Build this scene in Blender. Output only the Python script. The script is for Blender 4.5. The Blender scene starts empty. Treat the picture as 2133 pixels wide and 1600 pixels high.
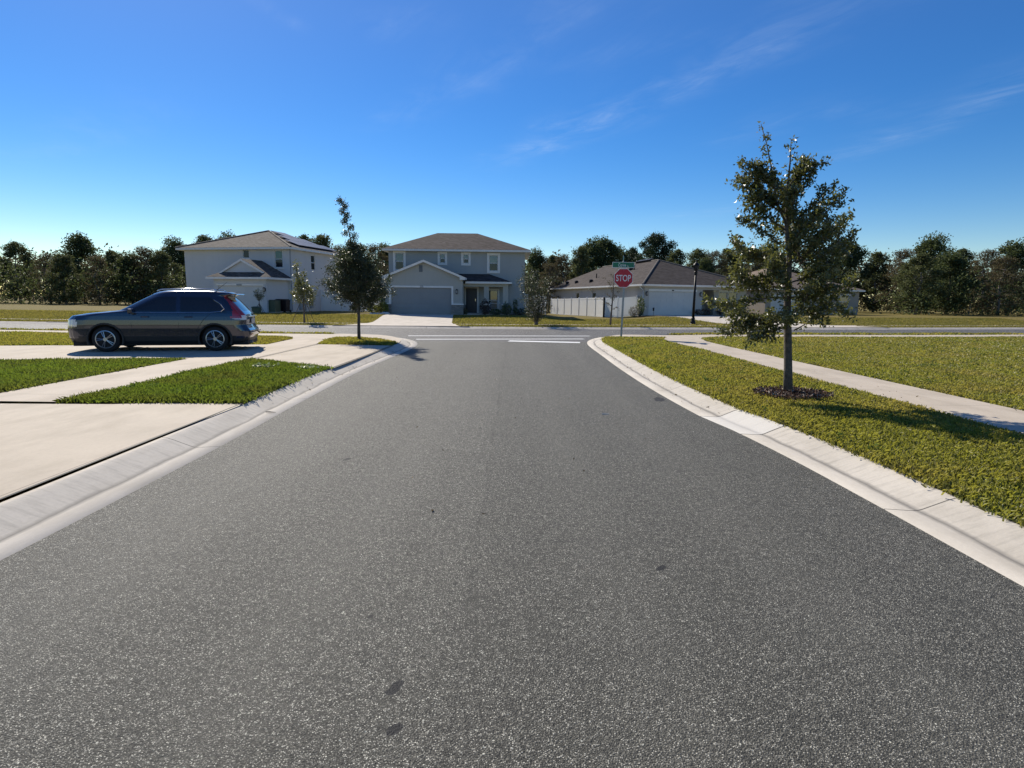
import bpy, bmesh, math, random
import numpy as np
from mathutils import Vector, Matrix

# ------------------------------------------------------------------ camera
W, H, F, CH = 2133.0, 1600.0, 1200.0, 1.62
PITCH, ROLL = math.radians(8.34), math.radians(0.7)
S = bpy.context.scene
C = S.collection
fwd = Vector((0, math.cos(PITCH), -math.sin(PITCH)))
r0_ = Vector((1, 0, 0))
u0_ = r0_.cross(fwd)
cr, sr = math.cos(ROLL), math.sin(ROLL)
RT = r0_ * cr + u0_ * sr
UP = u0_ * cr - r0_ * sr
cam = bpy.data.cameras.new('camera')
cam.sensor_fit = 'HORIZONTAL'
cam.sensor_width = 36.0
cam.lens = 36.0 * F / W
cam.clip_start = 0.05
cam.clip_end = 2000
camo = bpy.data.objects.new('camera', cam)
C.objects.link(camo)
m3 = Matrix((RT, UP, -fwd)).transposed()
camo.matrix_world = Matrix.Translation((0, 0, CH)) @ m3.to_4x4()
S.camera = camo

# ------------------------------------------------------------------ light
SUN_EL, SUN_AZ = math.radians(37), math.radians(-33)     # azimuth from +Y towards +X
sv = Vector((math.sin(SUN_AZ) * math.cos(SUN_EL), math.cos(SUN_AZ) * math.cos(SUN_EL), math.sin(SUN_EL)))
sun = bpy.data.lights.new('sun', 'SUN')
sun.energy = 4.2
sun.angle = math.radians(0.53)
sun.color = (1.0, 0.925, 0.80)
suno = bpy.data.objects.new('sun', sun)
C.objects.link(suno)
suno.rotation_euler = sv.to_track_quat('Z', 'Y').to_euler()

world = bpy.data.worlds.new('World')
S.world = world
world.use_nodes = True
wn, wl = world.node_tree.nodes, world.node_tree.links
wn.clear()
wout = wn.new('ShaderNodeOutputWorld')
bg = wn.new('ShaderNodeBackground')
sky = wn.new('ShaderNodeTexSky')
sky.sky_type = 'NISHITA'
sky.sun_disc = False
sky.sun_elevation = SUN_EL
sky.sun_rotation = SUN_AZ
sky.altitude = 0
sky.air_density = 1.0
sky.dust_density = 0.05
sky.ozone_density = 3.0
bg.inputs['Strength'].default_value = 0.080
hs = wn.new('ShaderNodeHueSaturation')
hs.inputs['Saturation'].default_value = 1.36
hs.inputs['Hue'].default_value = 0.512
wl.new(sky.outputs[0], hs.inputs['Color'])
SAT = (1.58, -0.62)      # saturation at the horizon, change per unit of height on the dome
# cirrus: streaky noise on the sky direction, projected on a high flat layer
tc = wn.new('ShaderNodeTexCoord')
sep = wn.new('ShaderNodeSeparateXYZ')
wl.new(tc.outputs['Generated'], sep.inputs[0])
def wmath(op, a, b=None):
    n = wn.new('ShaderNodeMath'); n.operation = op
    for i, v in enumerate((a, b)):
        if v is None: continue
        if isinstance(v, (int, float)): n.inputs[i].default_value = v
        else: wl.new(v, n.inputs[i])
    return n.outputs[0]
zc = wmath('MAXIMUM', sep.outputs[2], 0.03)
wl.new(wmath('MAXIMUM', wmath('ADD', SAT[0], wmath('MULTIPLY', zc, SAT[1])), 1.2), hs.inputs['Saturation'])
cu_, cv_ = wmath('DIVIDE', sep.outputs[0], zc), wmath('DIVIDE', sep.outputs[1], zc)
comb = wn.new('ShaderNodeCombineXYZ')
wl.new(cu_, comb.inputs[0]); wl.new(cv_, comb.inputs[1])
def _dir(px, py): return fwd + RT * ((px - W / 2) / F) + UP * ((H / 2 - py) / F)
def layer(px, py):
    d = _dir(px, py); return d.x / d.z, d.y / d.z
mp = wn.new('ShaderNodeMapping')
mp0 = wn.new('ShaderNodeMapping')
mp0.inputs['Rotation'].default_value = (0, 0, math.radians(61))
wl.new(comb.outputs[0], mp0.inputs[0])
mp.inputs['Scale'].default_value = (1.6, 5.0, 1)
wl.new(mp0.outputs[0], mp.inputs[0])
def wnoise(vec, sc, det, rg, dist):
    n = wn.new('ShaderNodeTexNoise'); n.inputs['Scale'].default_value = sc; n.inputs['Detail'].default_value = det
    n.inputs['Roughness'].default_value = rg; n.inputs['Distortion'].default_value = dist; wl.new(vec, n.inputs['Vector']); return n.outputs[0]
fib = wnoise(mp.outputs[0], 1.0, 9, 0.65, 0.9)
blo = wnoise(comb.outputs[0], 2.4, 6, 0.6, 0.5)
wav = wnoise(comb.outputs[0], 1.1, 4, 0.5, 0.0)
cloud = None
# cirrus wisps: long soft bands on the high layer, (start, end, half width, strength)
for (a, b, hw, amp) in (((1060, 330), (1700, 45), 0.17, 0.42), ((820, 250), (1260, -20), 0.16, 0.20), ((760, 70), (900, 20), 0.12, 0.12), ((1180, 150), (1420, 70), 0.10, 0.12),
                        ((1380, 455), (1640, 425), 0.30, 0.16), ((1500, 300), (1800, 215), 0.2, 0.12), ((510, -10), (620, 60), 0.05, 0.16), ((60, 330), (330, 210), 0.2, 0.10), ((1750, 330), (2133, 150), 0.2, 0.22)):
    A, B = layer(*a), layer(*b); dx, dy = B[0]-A[0], B[1]-A[1]; L_ = math.hypot(dx, dy); dx /= L_; dy /= L_
    su, sv_ = wmath('SUBTRACT', cu_, A[0]), wmath('SUBTRACT', cv_, A[1])
    al = wmath('DIVIDE', wmath('ADD', wmath('MULTIPLY', su, dx), wmath('MULTIPLY', sv_, dy)), L_)
    ac = wmath('ADD', wmath('MULTIPLY', su, -dy), wmath('MULTIPLY', sv_, dx))
    ac = wmath('ADD', ac, wmath('MULTIPLY', wmath('SUBTRACT', wav, 0.5), hw * 3.0))
    g_ = wmath('POWER', 2.718, wmath('MULTIPLY', -1.0, wmath('POWER', wmath('DIVIDE', wmath('ABSOLUTE', ac), hw), 2.0)))
    e_ = wmath('POWER', 2.718, wmath('MULTIPLY', -1.0, wmath('POWER', wmath('ABSOLUTE', wmath('MULTIPLY', wmath('SUBTRACT', al, 0.5), 1.75)), 4.0)))
    k_ = wmath('MULTIPLY', wmath('MULTIPLY', g_, e_), amp)
    cloud = k_ if cloud is None else wmath('ADD', cloud, k_)
crp = wn.new('ShaderNodeValToRGB'); crp.color_ramp.elements[0].position = 0.34; crp.color_ramp.elements[1].position = 0.74
wl.new(fib, crp.inputs[0])
crp2 = wn.new('ShaderNodeValToRGB'); crp2.color_ramp.elements[0].position = 0.30; crp2.color_ramp.elements[1].position = 0.72
wl.new(blo, crp2.inputs[0])
cfac = wmath('MULTIPLY', cloud, wmath('MULTIPLY', crp.outputs[0], crp2.outputs[0]))
mxc = wn.new('ShaderNodeMix'); mxc.data_type = 'RGBA'
wl.new(cfac, mxc.inputs[0])
wl.new(hs.outputs[0], mxc.inputs[6])
mxc.inputs[7].default_value = (6.2, 7.2, 8.6, 1)
wl.new(mxc.outputs[2], bg.inputs['Color'])
wl.new(bg.outputs[0], wout.inputs[0])

S.view_settings.view_transform = 'Standard'
S.view_settings.look = 'None'
S.view_settings.exposure = 0.55
S.view_settings.gamma = 1.0
S.render.engine = 'CYCLES'
S.cycles.max_bounces = 6
S.cycles.transparent_max_bounces = 6

# ------------------------------------------------------------------ helpers
def ray(px, py):
    return fwd + RT * ((px - W / 2) / F) + UP * ((H / 2 - py) / F)
def gnd(px, py, z=0.0):
    d = ray(px, py); t = (z - CH) / d.z
    return Vector((0, 0, CH)) + d * t
def atY(px, py, Y):
    d = ray(px, py)
    return Vector((0, 0, CH)) + d * (Y / d.y)
def local_pt(px, py, E, yaw, yd):
    """point where the sight line meets the plane local y = yd of a frame at E turned by yaw -> local (x, z)"""
    n = Vector((-math.sin(yaw), math.cos(yaw), 0)); ex = Vector((math.cos(yaw), math.sin(yaw), 0))
    d = ray(px, py); o = Vector((0, 0, CH))
    t = (yd - (o - E).dot(n)) / d.dot(n)
    p = o + d * t - E
    return p.dot(ex), p.z

def link_mesh(name, me, mats, parent=None, loc=None):
    for m in (mats if isinstance(mats, (list, tuple)) else [mats]):
        me.materials.append(m)
    o = bpy.data.objects.new(name, me)
    C.objects.link(o)
    if parent is not None: o.parent = parent
    if loc is not None: o.location = loc
    return o

class MB:
    def __init__(s): s.v = []; s.f = []; s.mi = []
    def add(s, vs, fs, mi=0):
        b = len(s.v); s.v += [tuple(v) for v in vs]
        s.f += [tuple(i + b for i in f) for f in fs]; s.mi += [mi] * len(fs); return s
    def box(s, x0, y0, z0, x1, y1, z1, mi=0):
        return s.add([(x0,y0,z0),(x1,y0,z0),(x1,y1,z0),(x0,y1,z0),(x0,y0,z1),(x1,y0,z1),(x1,y1,z1),(x0,y1,z1)],
              [(0,3,2,1),(4,5,6,7),(0,1,5,4),(1,2,6,5),(2,3,7,6),(3,0,4,7)], mi)
    def poly(s, pts, mi=0):
        return s.add(pts, [tuple(range(len(pts)))], mi)
    def prism(s, pts, z0, z1, mi=0):
        n = len(pts)
        vs = [(p[0], p[1], z0) for p in pts] + [(p[0], p[1], z1) for p in pts]
        fs = [tuple(range(n - 1, -1, -1)), tuple(range(n, 2 * n))] + [(i, (i+1) % n, n + (i+1) % n, n + i) for i in range(n)]
        return s.add(vs, fs, mi)
    def prism_y(s, pts, y0, y1, mi=0):                      # polygon in x,z pushed along y
        n = len(pts)
        vs = [(p[0], y0, p[1]) for p in pts] + [(p[0], y1, p[1]) for p in pts]
        fs = [tuple(range(n)), tuple(range(2*n-1, n-1, -1))] + [(i, n + i, n + (i+1) % n, (i+1) % n) for i in range(n)]
        return s.add(vs, fs, mi)
    def tube(s, path, rad, n=6, cap=True, mi=0):
        path = [Vector(p) for p in path]; vs = []; fs = []
        k = len(path); prev = None
        for i, p in enumerate(path):
            t = (path[min(i+1, k-1)] - path[max(i-1, 0)])
            if t.length < 1e-9: t = Vector((0, 0, 1))
            t.normalize()
            a = Vector((1, 0, 0)) if prev is None else prev
            a = a - t * a.dot(t)
            if a.length < 1e-4: a = Vector((0, 1, 0)) - t * t.y
            a.normalize(); prev = a; b = t.cross(a)
            r = rad[i] if isinstance(rad, (list, tuple)) else rad
            for j in range(n):
                q = 2 * math.pi * j / n
                vs.append(p + a * (r * math.cos(q)) + b * (r * math.sin(q)))
        for i in range(k - 1):
            for j in range(n):
                fs.append((i*n+j, i*n+(j+1) % n, (i+1)*n+(j+1) % n, (i+1)*n+j))
        if cap: fs += [tuple(range(n-1, -1, -1)), tuple(range((k-1)*n, k*n))]
        return s.add(vs, fs, mi)
    def lathe(s, prof, n=16, cx=0, cy=0, mi=0):
        vs = []; fs = []
        for r, z in prof:
            for j in range(n):
                q = 2*math.pi*j/n; vs.append((cx + r*math.cos(q), cy + r*math.sin(q), z))
        for i in range(len(prof)-1):
            for j in range(n):
                fs.append((i*n+j, i*n+(j+1) % n, (i+1)*n+(j+1) % n, (i+1)*n+j))
        fs += [tuple(range(n-1, -1, -1)), tuple(range((len(prof)-1)*n, len(prof)*n))]
        return s.add(vs, fs, mi)
    def build(s, name, mats, parent=None, smooth=False, loc=None, bevel=0):
        me = bpy.data.meshes.new(name)
        me.from_pydata(s.v, [], s.f); me.update()
        o = link_mesh(name, me, mats, parent, loc)
        if any(s.mi): me.polygons.foreach_set('material_index', s.mi)
        if smooth: me.polygons.foreach_set('use_smooth', [True] * len(me.polygons))
        if bevel:
            bv = o.modifiers.new('bevel', 'BEVEL'); bv.width = bevel; bv.segments = 2; bv.limit_method = 'ANGLE'
        return o

def thing(name, label, cat, loc=(0, 0, 0), yaw=0, group=None):
    o = bpy.data.objects.new(name, None); C.objects.link(o)
    o.empty_display_size = 0.2
    o.location = loc; o.rotation_euler = (0, 0, yaw)
    o['label'] = label; o['category'] = cat
    if group: o['group'] = group
    return o
def tag(o, label, cat, group=None):
    o['label'] = label; o['category'] = cat
    if group: o['group'] = group
    return o
def struct(o): o['kind'] = 'structure'; return o
def stuff(o, label, cat): o['kind'] = 'stuff'; o['label'] = label; o['category'] = cat; return o
def kids(o): return [c for c in bpy.data.objects if c.parent == o]
def dup(root, loc, yaw, label, scale=None):
    ch = list(root.children)
    r = root.copy(); C.objects.link(r); r.location = loc; r.rotation_euler = (0, 0, yaw); r['label'] = label
    if scale is not None: r.scale = scale
    for c in ch:
        d = c.copy(); C.objects.link(d); d.parent = r
        for g in list(c.children):
            e = g.copy(); C.objects.link(e); e.parent = d
    return r

def quads_np(name, V, mat, parent=None, nper=4, smooth=False):
    """V: (N*nper,3) array, N separate polygons"""
    N = len(V) // nper
    me = bpy.data.meshes.new(name)
    me.vertices.add(len(V)); me.vertices.foreach_set('co', np.ascontiguousarray(V, dtype=np.float32).ravel())
    me.loops.add(len(V)); me.loops.foreach_set('vertex_index', np.arange(len(V), dtype=np.int32))
    me.polygons.add(N)
    me.polygons.foreach_set('loop_start', np.arange(N, dtype=np.int32) * nper)
    me.polygons.foreach_set('loop_total', np.full(N, nper, dtype=np.int32))
    me.update(); me.validate()
    return link_mesh(name, me, mat, parent)

def leaf_verts(P, L, Wd, rng, bias=None, bend=0.25, flat=0.0):
    """diamond leaves at points P; returns verts (N*4,3)"""
    N = len(P)
    d = rng.normal(size=(N, 3))
    if bias is not None: d = d + bias
    d /= np.linalg.norm(d, axis=1)[:, None] + 1e-9
    q = rng.normal(size=(N, 3)); q[:, 2] *= (1 - flat)
    s = np.cross(d, q); s /= np.linalg.norm(s, axis=1)[:, None] + 1e-9
    n = np.cross(d, s)
    sc = rng.uniform(0.65, 1.25, size=(N, 1))
    a = P; b = P + d * L * sc
    m = P + d * L * sc * 0.5 + n * (L * bend * sc)
    l = m + s * (Wd / 2 * sc); r = m - s * (Wd / 2 * sc)
    return np.stack([a, l, b, r], 1).reshape(-1, 3)

# ------------------------------------------------------------------ materials
def nodes(m):
    m.use_nodes = True; nt = m.node_tree; nt.nodes.clear()
    out = nt.nodes.new('ShaderNodeOutputMaterial'); return nt, nt.nodes, nt.links, out
class NT:
    def __init__(s, name):
        s.m = bpy.data.materials.new(name); s.nt, s.n, s.l, s.out = nodes(s.m)
    def new(s, t, **kw):
        nd = s.n.new(t)
        for k, v in kw.items():
            if k.startswith('_'): setattr(nd, k[1:], v)
            else: s.put(nd.inputs[k.replace('__', ' ')], v)
        return nd
    def put(s, sock, v):
        if hasattr(v, 'is_output'): s.l.new(v, sock)
        else:
            if sock.type == 'RGBA' and len(v) == 3: v = (*v, 1)
            sock.default_value = v
    def math(s, op, a, b=0.0, c=0.0, clamp=False):
        nd = s.n.new('ShaderNodeMath'); nd.operation = op; nd.use_clamp = clamp
        for i, v in enumerate((a, b, c)): s.put(nd.inputs[i], v)
        return nd.outputs[0]
    def mix(s, f, a, b, blend='MIX'):
        nd = s.n.new('ShaderNodeMix'); nd.data_type = 'RGBA'; nd.blend_type = blend; nd.clamp_factor = True
        s.put(nd.inputs[0], f); s.put(nd.inputs[6], a); s.put(nd.inputs[7], b); return nd.outputs[2]
    def ramp(s, f, stops, interp='LINEAR'):
        nd = s.n.new('ShaderNodeValToRGB'); nd.color_ramp.interpolation = interp
        e = nd.color_ramp.elements
        while len(e) < len(stops): e.new(0.5)
        for el, (p, c) in zip(e, stops):
            el.position = p; el.color = (*c, 1) if not isinstance(c, (int, float)) else (c, c, c, 1)
        s.put(nd.inputs[0], f); return nd.outputs[0]
    def coord(s, kind='Object', scale=(1, 1, 1), rot=(0, 0, 0), loc=(0, 0, 0)):
        t = s.n.new('ShaderNodeTexCoord'); mp = s.n.new('ShaderNodeMapping')
        mp.inputs['Scale'].default_value = scale; mp.inputs['Rotation'].default_value = rot; mp.inputs['Location'].default_value = loc
        s.l.new(t.outputs[kind], mp.inputs[0]); return mp.outputs[0]
    def noise(s, vec, scale, detail=4, rough=0.55, dist=0.0):
        nd = s.n.new('ShaderNodeTexNoise'); s.l.new(vec, nd.inputs['Vector'])
        nd.inputs['Scale'].default_value = scale; nd.inputs['Detail'].default_value = detail
        nd.inputs['Roughness'].default_value = rough; nd.inputs['Distortion'].default_value = dist
        return nd.outputs[0]
    def vor(s, vec, scale, feature='F1'):
        nd = s.n.new('ShaderNodeTexVoronoi'); nd.feature = feature
        s.l.new(vec, nd.inputs['Vector']); nd.inputs['Scale'].default_value = scale; return nd
    def pbsdf(s, col, rough=0.6, bump=None, bstr=0.3, bdist=0.01, metal=0.0, spec=0.5, coat=0.0):
        p = s.n.new('ShaderNodeBsdfPrincipled')
        s.put(p.inputs['Base Color'], col); s.put(p.inputs['Roughness'], rough)
        p.inputs['Metallic'].default_value = metal; p.inputs['Specular IOR Level'].default_value = spec
        p.inputs['Coat Weight'].default_value = coat
        if bump is not None:
            b = s.n.new('ShaderNodeBump'); b.inputs['Strength'].default_value = bstr; b.inputs['Distance'].default_value = bdist
            s.l.new(bump, b.inputs['Height']); s.l.new(b.outputs[0], p.inputs['Normal'])
        return p
    def end(s, sh):
        s.l.new(sh.outputs[0] if hasattr(sh, 'outputs') else sh, s.out.inputs[0]); return s.m

def simple(name, col, rough=0.5, metal=0.0, spec=0.5, var=0.12, scale=3.0, bump=0.0, bscale=60, coat=0.0):
    t = NT(name); v = t.coord()
    n = t.noise(v, scale, 5)
    c = t.mix(t.ramp(n, [(0.3, 0.0), (0.7, 1.0)]), tuple(x * (1 - var) for x in col), tuple(min(1, x * (1 + var)) for x in col))
    b = t.noise(v, bscale, 3) if bump else None
    return t.end(t.pbsdf(c, rough, b, bump, 0.01, metal, spec, coat))

def stucco(name, col):
    t = NT(name); v = t.coord()
    big = t.noise(v, 0.5, 4); fine = t.noise(v, 55, 3); streak = t.noise(t.coord(scale=(2.2, 2.2, 0.12)), 1.0, 4)
    c = t.mix(t.ramp(big, [(0.3, 0.0), (0.75, 1.0)]), tuple(x * 0.94 for x in col), tuple(x * 1.05 for x in col))
    c = t.mix(t.math('MULTIPLY', t.ramp(streak, [(0.45, 0.0), (0.8, 1.0)]), 0.16), c, tuple(x * 0.72 for x in col))
    c = t.mix(0.10, c, t.ramp(fine, [(0.2, 0.0), (0.8, 1.0)]), 'OVERLAY')
    return t.end(t.pbsdf(c, 0.88, fine, 0.5, 0.012, spec=0.25))

def shingles(name, cols):
    t = NT(name); v = t.coord()
    # tabs: rows by height, random tone for each tab
    sx = t.n.new('ShaderNodeSeparateXYZ'); t.l.new(v, sx.inputs[0])
    row = t.math('FLOOR', t.math('MULTIPLY', sx.outputs[2], 13.0))
    off = t.math('MULTIPLY', row, 0.37)
    cx = t.math('FLOOR', t.math('ADD', t.math('MULTIPLY', t.math('ADD', sx.outputs[0], sx.outputs[1]), 4.2), off))
    cb = t.n.new('ShaderNodeCombineXYZ'); t.put(cb.inputs[0], cx); t.put(cb.inputs[1], row)
    wn_ = t.n.new('ShaderNodeTexWhiteNoise'); wn_.noise_dimensions = '2D'; t.l.new(cb.outputs[0], wn_.inputs['Vector'])
    c = t.ramp(wn_.outputs['Value'], [(0.0, cols[0]), (0.5, cols[1]), (1.0, cols[2])])
    big = t.noise(v, 0.7, 5)
    c = t.mix(t.math('MULTIPLY', t.ramp(big, [(0.35, 0.0), (0.7, 1.0)]), 0.35), c, tuple(x * 0.75 for x in cols[1]))
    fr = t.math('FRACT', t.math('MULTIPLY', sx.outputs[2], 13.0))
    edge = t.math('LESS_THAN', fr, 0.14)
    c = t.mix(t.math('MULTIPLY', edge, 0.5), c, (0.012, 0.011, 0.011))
    fine = t.noise(v, 140, 2)
    return t.end(t.pbsdf(c, 0.92, t.math('ADD', fr, t.math('MULTIPLY', fine, 0.5)), 0.35, 0.02, spec=0.2))

def tuple_mul(t, c, k):
    nd = t.n.new('ShaderNodeVectorMath'); nd.operation = 'SCALE'; t.l.new(c, nd.inputs[0]); nd.inputs['Scale'].default_value = k
    return nd.outputs[0]

def asphalt(name, base, light, frac, tone=1.0, spots=True):
    t = NT(name); v = t.coord()
    v1 = t.vor(v, 150); v2 = t.vor(v, 250)
    sp = t.n.new('ShaderNodeSeparateColor'); t.l.new(v1.outputs['Color'], sp.inputs[0])
    sp2 = t.n.new('ShaderNodeSeparateColor'); t.l.new(v2.outputs['Color'], sp2.inputs[0])
    g = [x * tone for x in base]; L = [x * tone for x in light]
    mid = [(a * 0.62 + b * 0.38) for a, b in zip(g, L)]
    stones = t.ramp(sp.outputs[0], [(0.0, tuple(x * 0.5 for x in g)), (0.35, tuple(x * 1.2 for x in g)), (0.62, tuple(mid)), (1 - frac, tuple(x * 0.8 for x in L)), (1.0, tuple(min(0.75, x * 1.6) for x in L))])
    fines = t.ramp(sp2.outputs[1], [(0.0, tuple(x * 0.5 for x in g)), (0.7, tuple(x * 1.15 for x in g)), (1.0, tuple(mid))])
    near_edge = t.math('LESS_THAN', v1.outputs['Distance'], 0.43)
    c = t.mix(near_edge, fines, stones)
    big = t.noise(v, 0.35, 5, 0.6)
    c = t.mix(t.math('MULTIPLY', t.ramp(big, [(0.35, 0.0), (0.68, 1.0)]), 0.12), c, tuple(x * 0.62 for x in g))
    tr = t.noise(t.coord(scale=(1.1, 0.05, 1)), 1.0, 4)
    c = t.mix(t.math('MULTIPLY', t.ramp(tr, [(0.42, 0.0), (0.7, 1.0)]), 0.07), c, tuple(x * 1.45 for x in mid))
    v3 = t.vor(v, 58); sp3 = t.n.new('ShaderNodeSeparateColor'); t.l.new(v3.outputs['Color'], sp3.inputs[0])
    chip = t.math('MULTIPLY', t.math('GREATER_THAN', sp3.outputs[0], 0.955), t.math('LESS_THAN', v3.outputs['Distance'], 0.24))
    c = t.mix(t.math('MULTIPLY', chip, 0.75), c, tuple(min(0.7, x * 1.6) for x in L))
    gr_ = t.noise(v, 24, 6, 0.75)
    c = t.mix(t.ramp(gr_, [(0.38, 0.0), (0.62, 1.0)]), tuple_mul(t, c, 0.62), tuple_mul(t, c, 1.30))
    patch = t.noise(v, 2.3, 6, 0.65)
    c = t.mix(t.math('MULTIPLY', t.ramp(patch, [(0.52, 0.0), (0.72, 1.0)]), 0.22), c, tuple(x * 0.5 for x in g))
    if spots:                                              # paving seam along the middle, wheel-polished lanes, a few hairline cracks
        sx = t.n.new('ShaderNodeSeparateXYZ'); t.l.new(v, sx.inputs[0])
        sw_ = t.noise(t.coord(scale=(0.6, 0.6, 1)), 1.3, 5, 0.6)
        off = t.math('SUBTRACT', t.math('ADD', sx.outputs[0], 0.22), t.math('MULTIPLY', t.math('SUBTRACT', sw_, 0.5), 0.16))
        seam = t.math('SUBTRACT', 1.0, t.math('DIVIDE', t.math('ABSOLUTE', off), 0.028), clamp=True)
        c = t.mix(t.math('MULTIPLY', t.math('MULTIPLY', seam, t.ramp(patch, [(0.36, 0.0), (0.58, 1.0)])), 0.42), c, tuple(x * 0.45 for x in g))
        c = t.mix(t.math('MULTIPLY', t.math('GREATER_THAN', off, 0.0), 0.10), c, tuple(x * 0.8 for x in g))
        for wx_ in (-2.3, -0.95, 0.75, 1.95):
            lane = t.math('SUBTRACT', 1.0, t.math('DIVIDE', t.math('ABSOLUTE', t.math('SUBTRACT', t.math('ADD', sx.outputs[0], t.math('MULTIPLY', sw_, 0.3)), wx_)), 0.42), clamp=True)
            c = t.mix(t.math('MULTIPLY', lane, 0.10), c, tuple(x * 0.95 for x in mid))
        ck = t.vor(t.coord(scale=(0.42, 0.30, 1), loc=(3.1, 1.7, 0)), 1.0, 'DISTANCE_TO_EDGE')
        ckw = t.math('ADD', ck.outputs['Distance'], t.math('MULTIPLY', t.math('SUBTRACT', t.noise(v, 5, 5, 0.7), 0.5), 0.09))
        crk = t.math('MULTIPLY', t.math('LESS_THAN', t.math('ABSOLUTE', ckw), 0.0022), t.ramp(t.noise(v, 0.21, 3), [(0.52, 0.0), (0.58, 1.0)]))
        c = t.mix(t.math('MULTIPLY', crk, 0.7), c, (0.016, 0.016, 0.016))
    if spots:                                              # rubbed-in tar spots where the photograph has them
        sx = t.n.new('ShaderNodeSeparateXYZ'); t.l.new(v, sx.inputs[0])
        wob = t.noise(v, 13, 3)
        tot = None
        for (px, py, rx, ry) in ((823, 1431, 0.027, 0.045), (823, 1519, 0.024, 0.032), (1378, 1183, 0.030, 0.035), (1373, 832, 0.09, 0.22), (770, 1285, 0.012, 0.02), (722, 957, 0.03, 0.05)):
            p = gnd(px, py, 0)
            dx = t.math('DIVIDE', t.math('SUBTRACT', sx.outputs[0], p.x), rx)
            dy = t.math('DIVIDE', t.math('SUBTRACT', sx.outputs[1], p.y), ry)
            dx = t.math('SUBTRACT', dx, t.math('MULTIPLY', dy, 0.5))
            r = t.math('ADD', t.math('MULTIPLY', dx, dx), t.math('MULTIPLY', dy, dy))
            k = t.math('LESS_THAN', t.math('ADD', r, t.math('MULTIPLY', t.math('SUBTRACT', wob, 0.5), 3.4)), 1.0)
            tot = k if tot is None else t.math('MAXIMUM', tot, k)
        c = t.mix(t.math('MULTIPLY', tot, 0.95), c, (0.012, 0.012, 0.013))
    h = t.math('ADD', t.math('MULTIPLY', v1.outputs['Distance'], -1.0), t.math('MULTIPLY', sp.outputs[1], 0.5))
    return t.end(t.pbsdf(c, 0.74, h, 0.7, 0.006, spec=0.35))

def concrete(name, col, joints=None, kerb=False):
    t = NT(name); v = t.coord()
    big = t.noise(v, 0.9, 6, 0.62); fine = t.noise(v, 34, 4); spk = t.noise(v, 160, 2)
    dirt = t.noise(t.coord(scale=(1, 0.35, 1)), 2.6, 6, 0.65)
    c = t.mix(t.ramp(big, [(0.3, 0.0), (0.72, 1.0)]), tuple(x * 0.88 for x in col), tuple(x * 1.06 for x in col))
    c = t.mix(t.math('MULTIPLY', t.ramp(dirt, [(0.44, 0.0), (0.74, 1.0)]), 0.48), c, tuple(x * 0.55 for x in (col[0], col[1] * 0.97, col[2] * 0.9)))
    c = t.mix(t.math('MULTIPLY', t.ramp(fine, [(0.45, 0.0), (0.75, 1.0)]), 0.20), c, tuple(x * 0.62 for x in col))
    c = t.mix(t.math('MULTIPLY', t.ramp(spk, [(0.6, 0.0), (0.75, 1.0)]), 0.18), c, (0.12, 0.11, 0.10))
    hgt = fine
    if kerb:
        uv = t.n.new('ShaderNodeUVMap'); sx = t.n.new('ShaderNodeSeparateXYZ'); t.l.new(uv.outputs[0], sx.inputs[0])
        u, w = sx.outputs[0], sx.outputs[1]
        wob = t.noise(t.coord(scale=(1, 0.5, 1)), 3.0, 5)
        wl_ = t.math('ADD', w, t.math('MULTIPLY', t.math('SUBTRACT', wob, 0.5), 0.09))
        d = t.math('ABSOLUTE', t.math('SUBTRACT', wl_, 0.265))
        band = t.math('SUBTRACT', 1.0, t.math('DIVIDE', d, 0.042), clamp=True)
        c = t.mix(t.math('MULTIPLY', band, 0.75), c, (0.10, 0.095, 0.088))
        back = t.math('GREATER_THAN', w, 0.27)
        c = t.mix(t.math('MULTIPLY', back, 0.12), c, tuple(x * 0.55 for x in col))
        st = t.noise(t.coord(scale=(1.5, 9, 1)), 1.6, 6, 0.7)
        c = t.mix(t.math('MULTIPLY', t.math('MULTIPLY', back, t.ramp(st, [(0.48, 0.0), (0.70, 1.0)])), 0.35), c, (0.16, 0.15, 0.13))
        fr = t.math('FRACT', t.math('DIVIDE', u, 3.05))
        jl = t.math('LESS_THAN', fr, 0.0045)
        jl = t.math('MULTIPLY', jl, t.math('GREATER_THAN', t.math('ABSOLUTE', t.math('SUBTRACT', u, NEWPANEL[0])), NEWPANEL[1]))
        c = t.mix(t.math('MULTIPLY', jl, 0.85), c, (0.05, 0.048, 0.045))
        # one newer, whiter panel
        pn = t.math('LESS_THAN', t.math('ABSOLUTE', t.math('SUBTRACT', u, NEWPANEL[0])), NEWPANEL[1])
        c = t.mix(t.math('MULTIPLY', pn, 0.6), c, (0.62, 0.60, 0.56))
        edge = t.math('ABSOLUTE', t.math('SUBTRACT', t.math('ABSOLUTE', t.math('SUBTRACT', u, NEWPANEL[0])), NEWPANEL[1]))
        c = t.mix(t.math('MULTIPLY', t.math('LESS_THAN', edge, 0.012), 0.9), c, (0.04, 0.038, 0.036))
    if joints:
        sx2 = t.n.new('ShaderNodeSeparateXYZ'); t.l.new(v, sx2.inputs[0])
        for ax, step, offs in joints:
            fr = t.math('FRACT', t.math('DIVIDE', t.math('ADD', sx2.outputs[ax], 300 * step + offs), step))
            j = t.math('LESS_THAN', fr, 0.014 / step)
            c = t.mix(t.math('MULTIPLY', j, 0.6), c, tuple(x * 0.22 for x in col))
    return t.end(t.pbsdf(c, 0.85, hgt, 0.25, 0.006, spec=0.3))

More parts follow.
